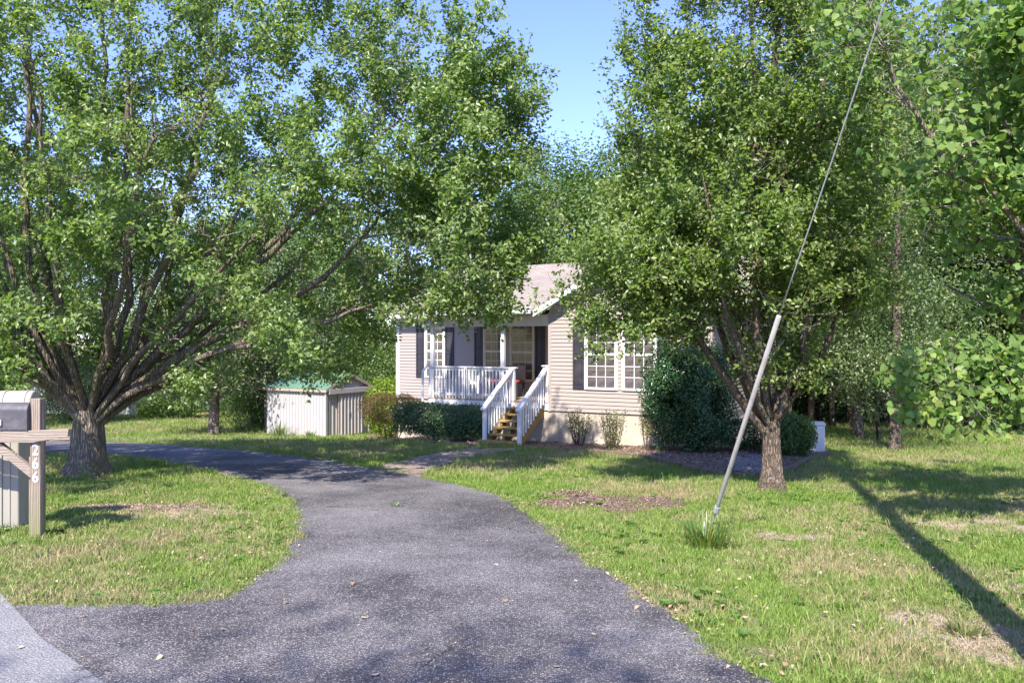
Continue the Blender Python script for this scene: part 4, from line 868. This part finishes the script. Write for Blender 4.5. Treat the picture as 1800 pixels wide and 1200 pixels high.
for i, (x, y, v) in enumerate(WR):
    lab = ('tall tree in the front row of the right hand woods, %s' % rf[fr.index(WR[i])]) if WR[i] in fr else ('tall tree in the back row of the right hand woods, %s' % rk[bk.index(WR[i])])
    put_tree(VW[v], 'woodland_tree', lab, x, y, i*1.7, random.uniform(.9, 1.12), group='woodland trees right of the house')
WB = [(1.8,39,0,.98),(5.6,37.5,1,1.0),(-1.6,41,2,.72),(9.2,34.5,0,.95),(3.2,45,1,1.0),(-4.5,43,0,.62)]
rb_ = ranks(WB, lambda w: w[0]/w[1])
for i, (x, y, v, s) in enumerate(WB): put_tree(VW[v], 'woodland_tree', 'leafy tree rising behind the roof of the house, %s of six' % rb_[i], x, y, i*2.1+.4, s, group='trees behind the house roof')
WL = [(-7,40,1,.60),(-10.5,42,0,.62),(-14,45,2,.6),(-18,40,1,.62),(-22,44,0,.66),(-27,42,2,.62),(-12.5,52,1,.62),(-21,55,0,.64),(-31,50,1,.7),(-36,44,0,.7),(-17,36,2,.5),(-24,35,1,.58),(-24,52,2,.7)]
rl_ = ranks(WL, lambda w: w[0]/w[1])
for i, (x, y, v, s) in enumerate(WL): put_tree(VW[v], 'woodland_tree', 'green tree closing the far left lawn, %s of that row' % rl_[i], x, y + (16 if -24 < x < -14 else 0), i*1.3, s*(1.65 if -24 < x < -14 else 1.4), group='trees closing the far left lawn')
UB = [(-8.0,34.5),(-6.2,36.5),(-10.8,35.5),(-12.5,39),(-4.6,36.5),(12.5,33),(15.5,34.5),(18.5,33.5),(22,31),(25,28.5),(14,38),(20.5,36.5),(28,33),(-19,44),(-23,42),(-27,37)]
ul = [u for u in UB if u[0] < 0]; ur = [u for u in UB if u[0] > 0]; rul = ranks(ul, lambda w: w[0]/w[1]); rur = ranks(ur, lambda w: w[0]/w[1])
for i, (x, y) in enumerate(UB):
    lab = ('undergrowth bush behind the shed and far left lawn, %s' % rul[ul.index(UB[i])]) if x < 0 else ('undergrowth bush in the right hand woods, %s' % rur[ur.index(UB[i])])
    put_tree(VE, 'understorey_bush', lab, x, y, i*1.1, random.uniform(.75, 1.05), group='undergrowth bushes at the foot of the woods', cat='bush')
# bare trunks in the dark wood
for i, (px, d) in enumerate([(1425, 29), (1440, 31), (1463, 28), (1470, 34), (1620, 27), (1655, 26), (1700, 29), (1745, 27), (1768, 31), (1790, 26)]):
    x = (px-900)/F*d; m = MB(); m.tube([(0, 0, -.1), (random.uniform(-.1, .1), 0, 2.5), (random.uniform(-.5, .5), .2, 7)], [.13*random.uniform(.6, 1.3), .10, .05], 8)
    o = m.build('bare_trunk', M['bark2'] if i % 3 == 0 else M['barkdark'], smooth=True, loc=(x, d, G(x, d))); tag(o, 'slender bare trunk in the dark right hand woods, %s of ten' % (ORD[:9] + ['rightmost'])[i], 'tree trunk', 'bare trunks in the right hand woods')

put_tree(VW[0], 'roadside_tree', 'roadside tree behind the viewpoint whose shadow falls across the bottom edge', -3.4, -8.8, 1.0, .95)

# ------------------------------------------------------------------ redbud overhanging from the right
rb = Vector((7.9, 9.6, G(7.9, 9.6)))
def L_(px, py, d): v = at(px, py, d) - rb; return (v.x, v.y, v.z)
lims = [(*L_(1655, 668, 9.0), .07, .1), (*L_(1690, 205, 8.4), .05, .0), (*L_(1560, 90, 8.8), .045, .0), (*L_(1720, 420, 9.6), .06, .0), (*L_(1660, 500, 10.2), .05, .0), (*L_(1800, -100, 9), .09, 0), (*L_(1640, -120, 10), .07, 0), (.5, .5, 6, .08, 0)]
vols = [(L_(1705, 685, 8.9), (1.2, .6, .42), .34, .5), (L_(1740, 170, 8.8), (1.5, 1.3, 1.35), .5, .6), (L_(1560, 40, 9.0), (.75, .9, .5), .05, .6), (L_(1790, 430, 9.2), (.75, .9, .8), .08, .6), (L_(1900, 200, 9.2), (1.6, 1.6, 3.0), .3, .6)]
def clip_lower(p):
    w = rb + Vector(p); q = 900 + F*w.x/w.y; r = 600 - F*(w.z-EYE)/w.y; return not (560 < r < 640 and q < 1640)
rroot, RS = big_tree('redbud_tree', 'redbud tree reaching in from the right edge with heart shaped leaves', rb, 1.4, .16, lims, vols, 230, 2300, 6.5, .074, (M['bark'], M['leaf_redbud']), 31, up=.35, inner=1, twig=(.2, .45), outer=.4)
for pth, w_ in (([(1745,272),(1702,298),(1662,338),(1632,392),(1614,440),(1600,462)], .016), ([(1742,276),(1692,306),(1674,340),(1692,386)], .011), ([(1660,340),(1640,375),(1650,410)], .007), ([(1840,452),(1760,457),(1690,463),(1640,458)], .014), ([(1640,392),(1625,415),(1612,470),(1632,500)], .007), ([(1790,290),(1760,300),(1748,325)], .014)):
    P_ = [Vector(L_(a_, b_, 9.4 + .1*k_)) for k_, (a_, b_) in enumerate(pth)]; MB().tube(P_, [w_*(1-.75*k_/(len(P_)-1)) for k_ in range(len(P_))], 5).build('bare_branch', M['twig'], rroot, smooth=True)
# its large leaves: heart shaped, the nearest ones each a leaf of its own
cr = [o for o in rroot.children if o.name.startswith('crown')][0]
vv = np.empty(len(cr.data.vertices)*3, np.float32); cr.data.vertices.foreach_get('co', vv); vv = vv.reshape(-1, 4, 3); base_p = vv[:, 0]; tip = vv[:, 2]; sd = vv[:, 1]-vv[:, 3]
hs = [(0, 0), (.18, -.10), (.40, -.04), (.52, .18), (.46, .46), (.26, .76), (0, 1.06), (-.26, .76), (-.46, .46), (-.52, .18), (-.40, -.04), (-.18, -.10)]
hm = []
for q in range(5):
    m = MB(); V = [(a*1.0, b, .14*abs(a) - .10*b*b) for a, b in hs] + [(0, .5, -.03)]; Fc = [(i, (i+1) % 12, 12) for i in range(12)]
    hm.append(np_mesh('leaf', V, Fc, M['leaf_redbud'], True, {'rnd': [(.1, .35, .55, .75, .95)[q]]*12}))
n = len(base_p); wp = base_p + np.array(rb); px = 900 + F*wp[:, 0]/wp[:, 1]; py = 600 - F*(wp[:, 2]-EYE)/wp[:, 1]
inview = (px > 0) & (px < 1800) & (py > 0) & (py < 1200); order = np.argsort(np.where(inview, wp[:, 1] - (py > 560)*3, 99)); sel = order[:300]; rest = order[300:]
T_ = tip - base_p; S_ = np.linalg.norm(T_, axis=1, keepdims=True); T_ = T_/S_; B_ = sd/np.linalg.norm(sd, axis=1, keepdims=True); N_ = np.cross(B_, T_)
for i in sel:
    o = link('leaf', hm[rng.integers(5)], rroot); s = float(S_[i, 0])
    o.matrix_local = Matrix(((B_[i,0]*s, T_[i,0]*s, N_[i,0]*s, base_p[i,0]), (B_[i,1]*s, T_[i,1]*s, N_[i,1]*s, base_p[i,1]), (B_[i,2]*s, T_[i,2]*s, N_[i,2]*s, base_p[i,2]), (0, 0, 0, 1)))
H = np.array([(a, b, .14*abs(a)-.10*b*b) for a, b in hs] + [(0, .5, -.03)])
W = base_p[rest, None] + S_[rest][:, None]*(H[None, :, 0:1]*B_[rest, None] + H[None, :, 1:2]*T_[rest, None] + H[None, :, 2:3]*N_[rest, None])
idx = np.array([(i, (i+1) % 12, 12) for i in range(12)]); Fc = (np.arange(len(rest))[:, None, None]*13 + idx[None]).reshape(-1, 3)
old = cr.data; cr.data = np_mesh('crown', W.reshape(-1, 3), Fc, M['leaf_redbud'], True, {'rnd': np.repeat(rng.random(len(rest)), 12)}); bpy.data.meshes.remove(old)

# ------------------------------------------------------------------ far left: neighbour building and cars
x, y = hit(227, 729); nb = empty('outbuilding', (x, y, G(x, y)), -.15); tag(nb, 'white walled neighbouring building at the far left', 'building')
MB().box(-8, 0, 0, 6, -.3, 2.3).build('wall', M['farwall'], nb); MB().prism([(-8.3, -.4, 2.2), (-8.3, 3, 3.7), (-8.3, 6.4, 2.2)], (8.6, 0, 0)).build('roof', M['shingle'], nb)
MB().box(-3.2, -2.3, -.03, 0, .0, 2.0).build('door', M['cream_and_shade'], nb); MB().box(-5.8, -4.9, -.03, 0, .9, 1.8).build('window', M['glass'], nb)
def car(name, label, x, y, rz, mat):
    root = empty(name, (x, y, G(x, y)), rz)
    prof = [(-2.2, .35), (2.2, .35), (2.22, .65), (2.1, .82), (1.25, .92), (.6, 1.38), (-.9, 1.42), (-1.7, 1.0), (-2.15, .95), (-2.22, .6)]
    MB().prism([(a, -.85, b) for a, b in prof], (0, 1.7, 0)).build('body', mat, root, bevel=.06)
    MB().prism([(.98, -.862, .96), (.52, -.862, 1.32), (-.86, -.862, 1.35), (-1.4, -.862, 1.0)], (0, 1.724, 0)).build('window', M['glass'], root)
    for a in (-1.35, 1.4):
        for b in (-.88, .70): MB().tube([(a, b, .33), (a, b+.18, .33)], .33, 14).build('wheel', M['tyre'], root)
    tag(root, label, 'car')
x, y = hit(345, 722); car('parked_car', 'pale silver car parked beyond the far left lawn', x, y, .1, M['carwhite'])
x, y = hit(425, 720); car('parked_car', 'grey car parked beyond the small oak trunk', x, y, -.2, M['cargrey'])

# ------------------------------------------------------------------ litter
rng = np.random.default_rng(99)
def leafmesh(q):
    hs2 = [(0, 0), (.3, .1), (.36, .45), (.2, .75), (0, 1), (-.2, .72), (-.38, .42), (-.26, .12)]; V = [(a, b-.5, .22*abs(a)+.1*math.sin(b*4+q)) for a, b in hs2] + [(0, 0, 0)]
    return np_mesh('fallen_leaf', V, [(i, (i+1) % 8, 8) for i in range(8)], M['fallen'], True, {'rnd': [(.15, .4, .65, .95)[q]]*8})
fm = [leafmesh(q) for q in range(4)]
spots = [(838,1035,1),(735,978,1),(795,962,1),(845,968,1),(700,970,1),(978,965,1),(640,1090,1),(870,996,1),(890,1060,1),(752,1145,1),(1045,1120,1),(980,1178,1),(393,1112,1),(150,1088,1),(282,1162,1),(35,1145,2),(620,1030,1),(1120,1073,1),(1010,1025,1),(660,1192,1),(503,1065,1),(870,955,1),(1450,1086,0),(1475,1065,0),(1520,1052,0),(1440,1160,0),(1355,1165,0),(1310,1095,0),(1380,1180,0),(1470,1120,0),(1260,1050,0)]
for i, (px, py, w) in enumerate(spots):
    x, y = hit(px + random.uniform(-3, 3), py); o = link('fallen_leaf', fm[i % 4]); s = .045*random.uniform(.7, 1.3); o.scale = (s, s, s)
    o.location = (x, y, G(x, y) + (.024 if w else .045) + (.006 if w == 2 else 0)); o.rotation_euler = (random.uniform(-.25, .25), random.uniform(-.25, .25), random.uniform(0, 6.28))
    tag(o, 'curled tan leaf fallen on the open asphalt or road surface' if w else 'curled tan leaf fallen on the right hand lawn near the driveway', 'leaf', 'dry leaves fallen on the asphalt' if w else 'dry leaves fallen on the right lawn')
def litter(name, polys, n, size, mat, label, z=.02, near=None):
    P = []
    for poly in polys:
        xs_ = [p[0] for p in poly]; ys_ = [p[1] for p in poly]; x = rng.uniform(min(xs_), max(xs_), n); y = rng.uniform(min(ys_), max(ys_), n); k = inpoly(x, y, poly); P.append(np.stack([x[k], y[k], g(x[k], y[k])+z*rng.uniform(.7, 1.6, k.sum())], 1))
    P = np.concatenate(P); o = link(name, leaves_mesh(name, P, rng.normal(size=P.shape)*.35+np.array([0, 0, 1]), size*rng.uniform(.5, 1.4, len(P)), mat)); tag(o, label, kind='stuff')
litter('mulch_chips', [BEDL, BEDR], 9000, .05, M['chip'], 'wood chips and dead leaves covering the beds')
litter('soil_litter', BARE, 1100, .03, M['chip'], 'dead leaves and twigs on the bare patches', .015)
ed = np.array(RE[8:60]); P = []
for q in range(900):
    i = rng.integers(len(ed)-1); t = rng.random(); p = ed[i]*(1-t)+ed[i+1]*t + rng.normal(0, .07, 2) + np.array([.05, .03]); P.append([p[0], p[1], G(*p)+.025])
ed = np.array(LE[20:])
for q in range(500):
    i = rng.integers(len(ed)-1); t = rng.random(); p = ed[i]*(1-t)+ed[i+1]*t + rng.normal(0, .07, 2) + np.array([-.04, .04]); P.append([p[0], p[1], G(*p)+.025])
LA = [hit(*p) for p in [(0,1055),(350,1055),(480,960),(480,870),(200,850),(0,900)]]
RA = [hit(*p) for p in [(1250,1100),(1400,1200),(1800,1200),(1800,950),(1400,900),(1100,950)]]
for poly, n_ in ((LA, 1500), (RA, 800)):
    x = rng.uniform(min(p[0] for p in poly), max(p[0] for p in poly), n_); y = rng.uniform(min(p[1] for p in poly), max(p[1] for p in poly), n_); k = inpoly(x, y, poly); P += [[a, b, G(a, b)+rng.uniform(.018, .045)] for a, b in zip(x[k], y[k])]
P = np.array(P); o = link('leaf_litter', leaves_mesh('leaf_litter', P, rng.normal(size=P.shape)*.4+np.array([0, 0, 1]), .022*rng.uniform(.5, 1.9, len(P)), M['fallen'])); tag(o, 'small dry leaves and clippings along the driveway edges', kind='stuff')
P = []
for q in range(1300):
    y = rng.uniform(3.8, 12); x = rng.uniform(-.6, .6)*y; P.append([x, y])
P = np.array(P); k = inpoly(P[:, 0], P[:, 1], DRIVE); P = P[k]; P = np.column_stack([P, g(P[:, 0], P[:, 1])+.019])
o = link('driveway_debris', leaves_mesh('driveway_debris', P, rng.normal(size=P.shape)*.25+np.array([0, 0, 1]), .014*rng.uniform(.5, 2.0, len(P)), M['fallen'], wid=.4)); tag(o, 'grit and grass clippings scattered over the asphalt', kind='stuff')
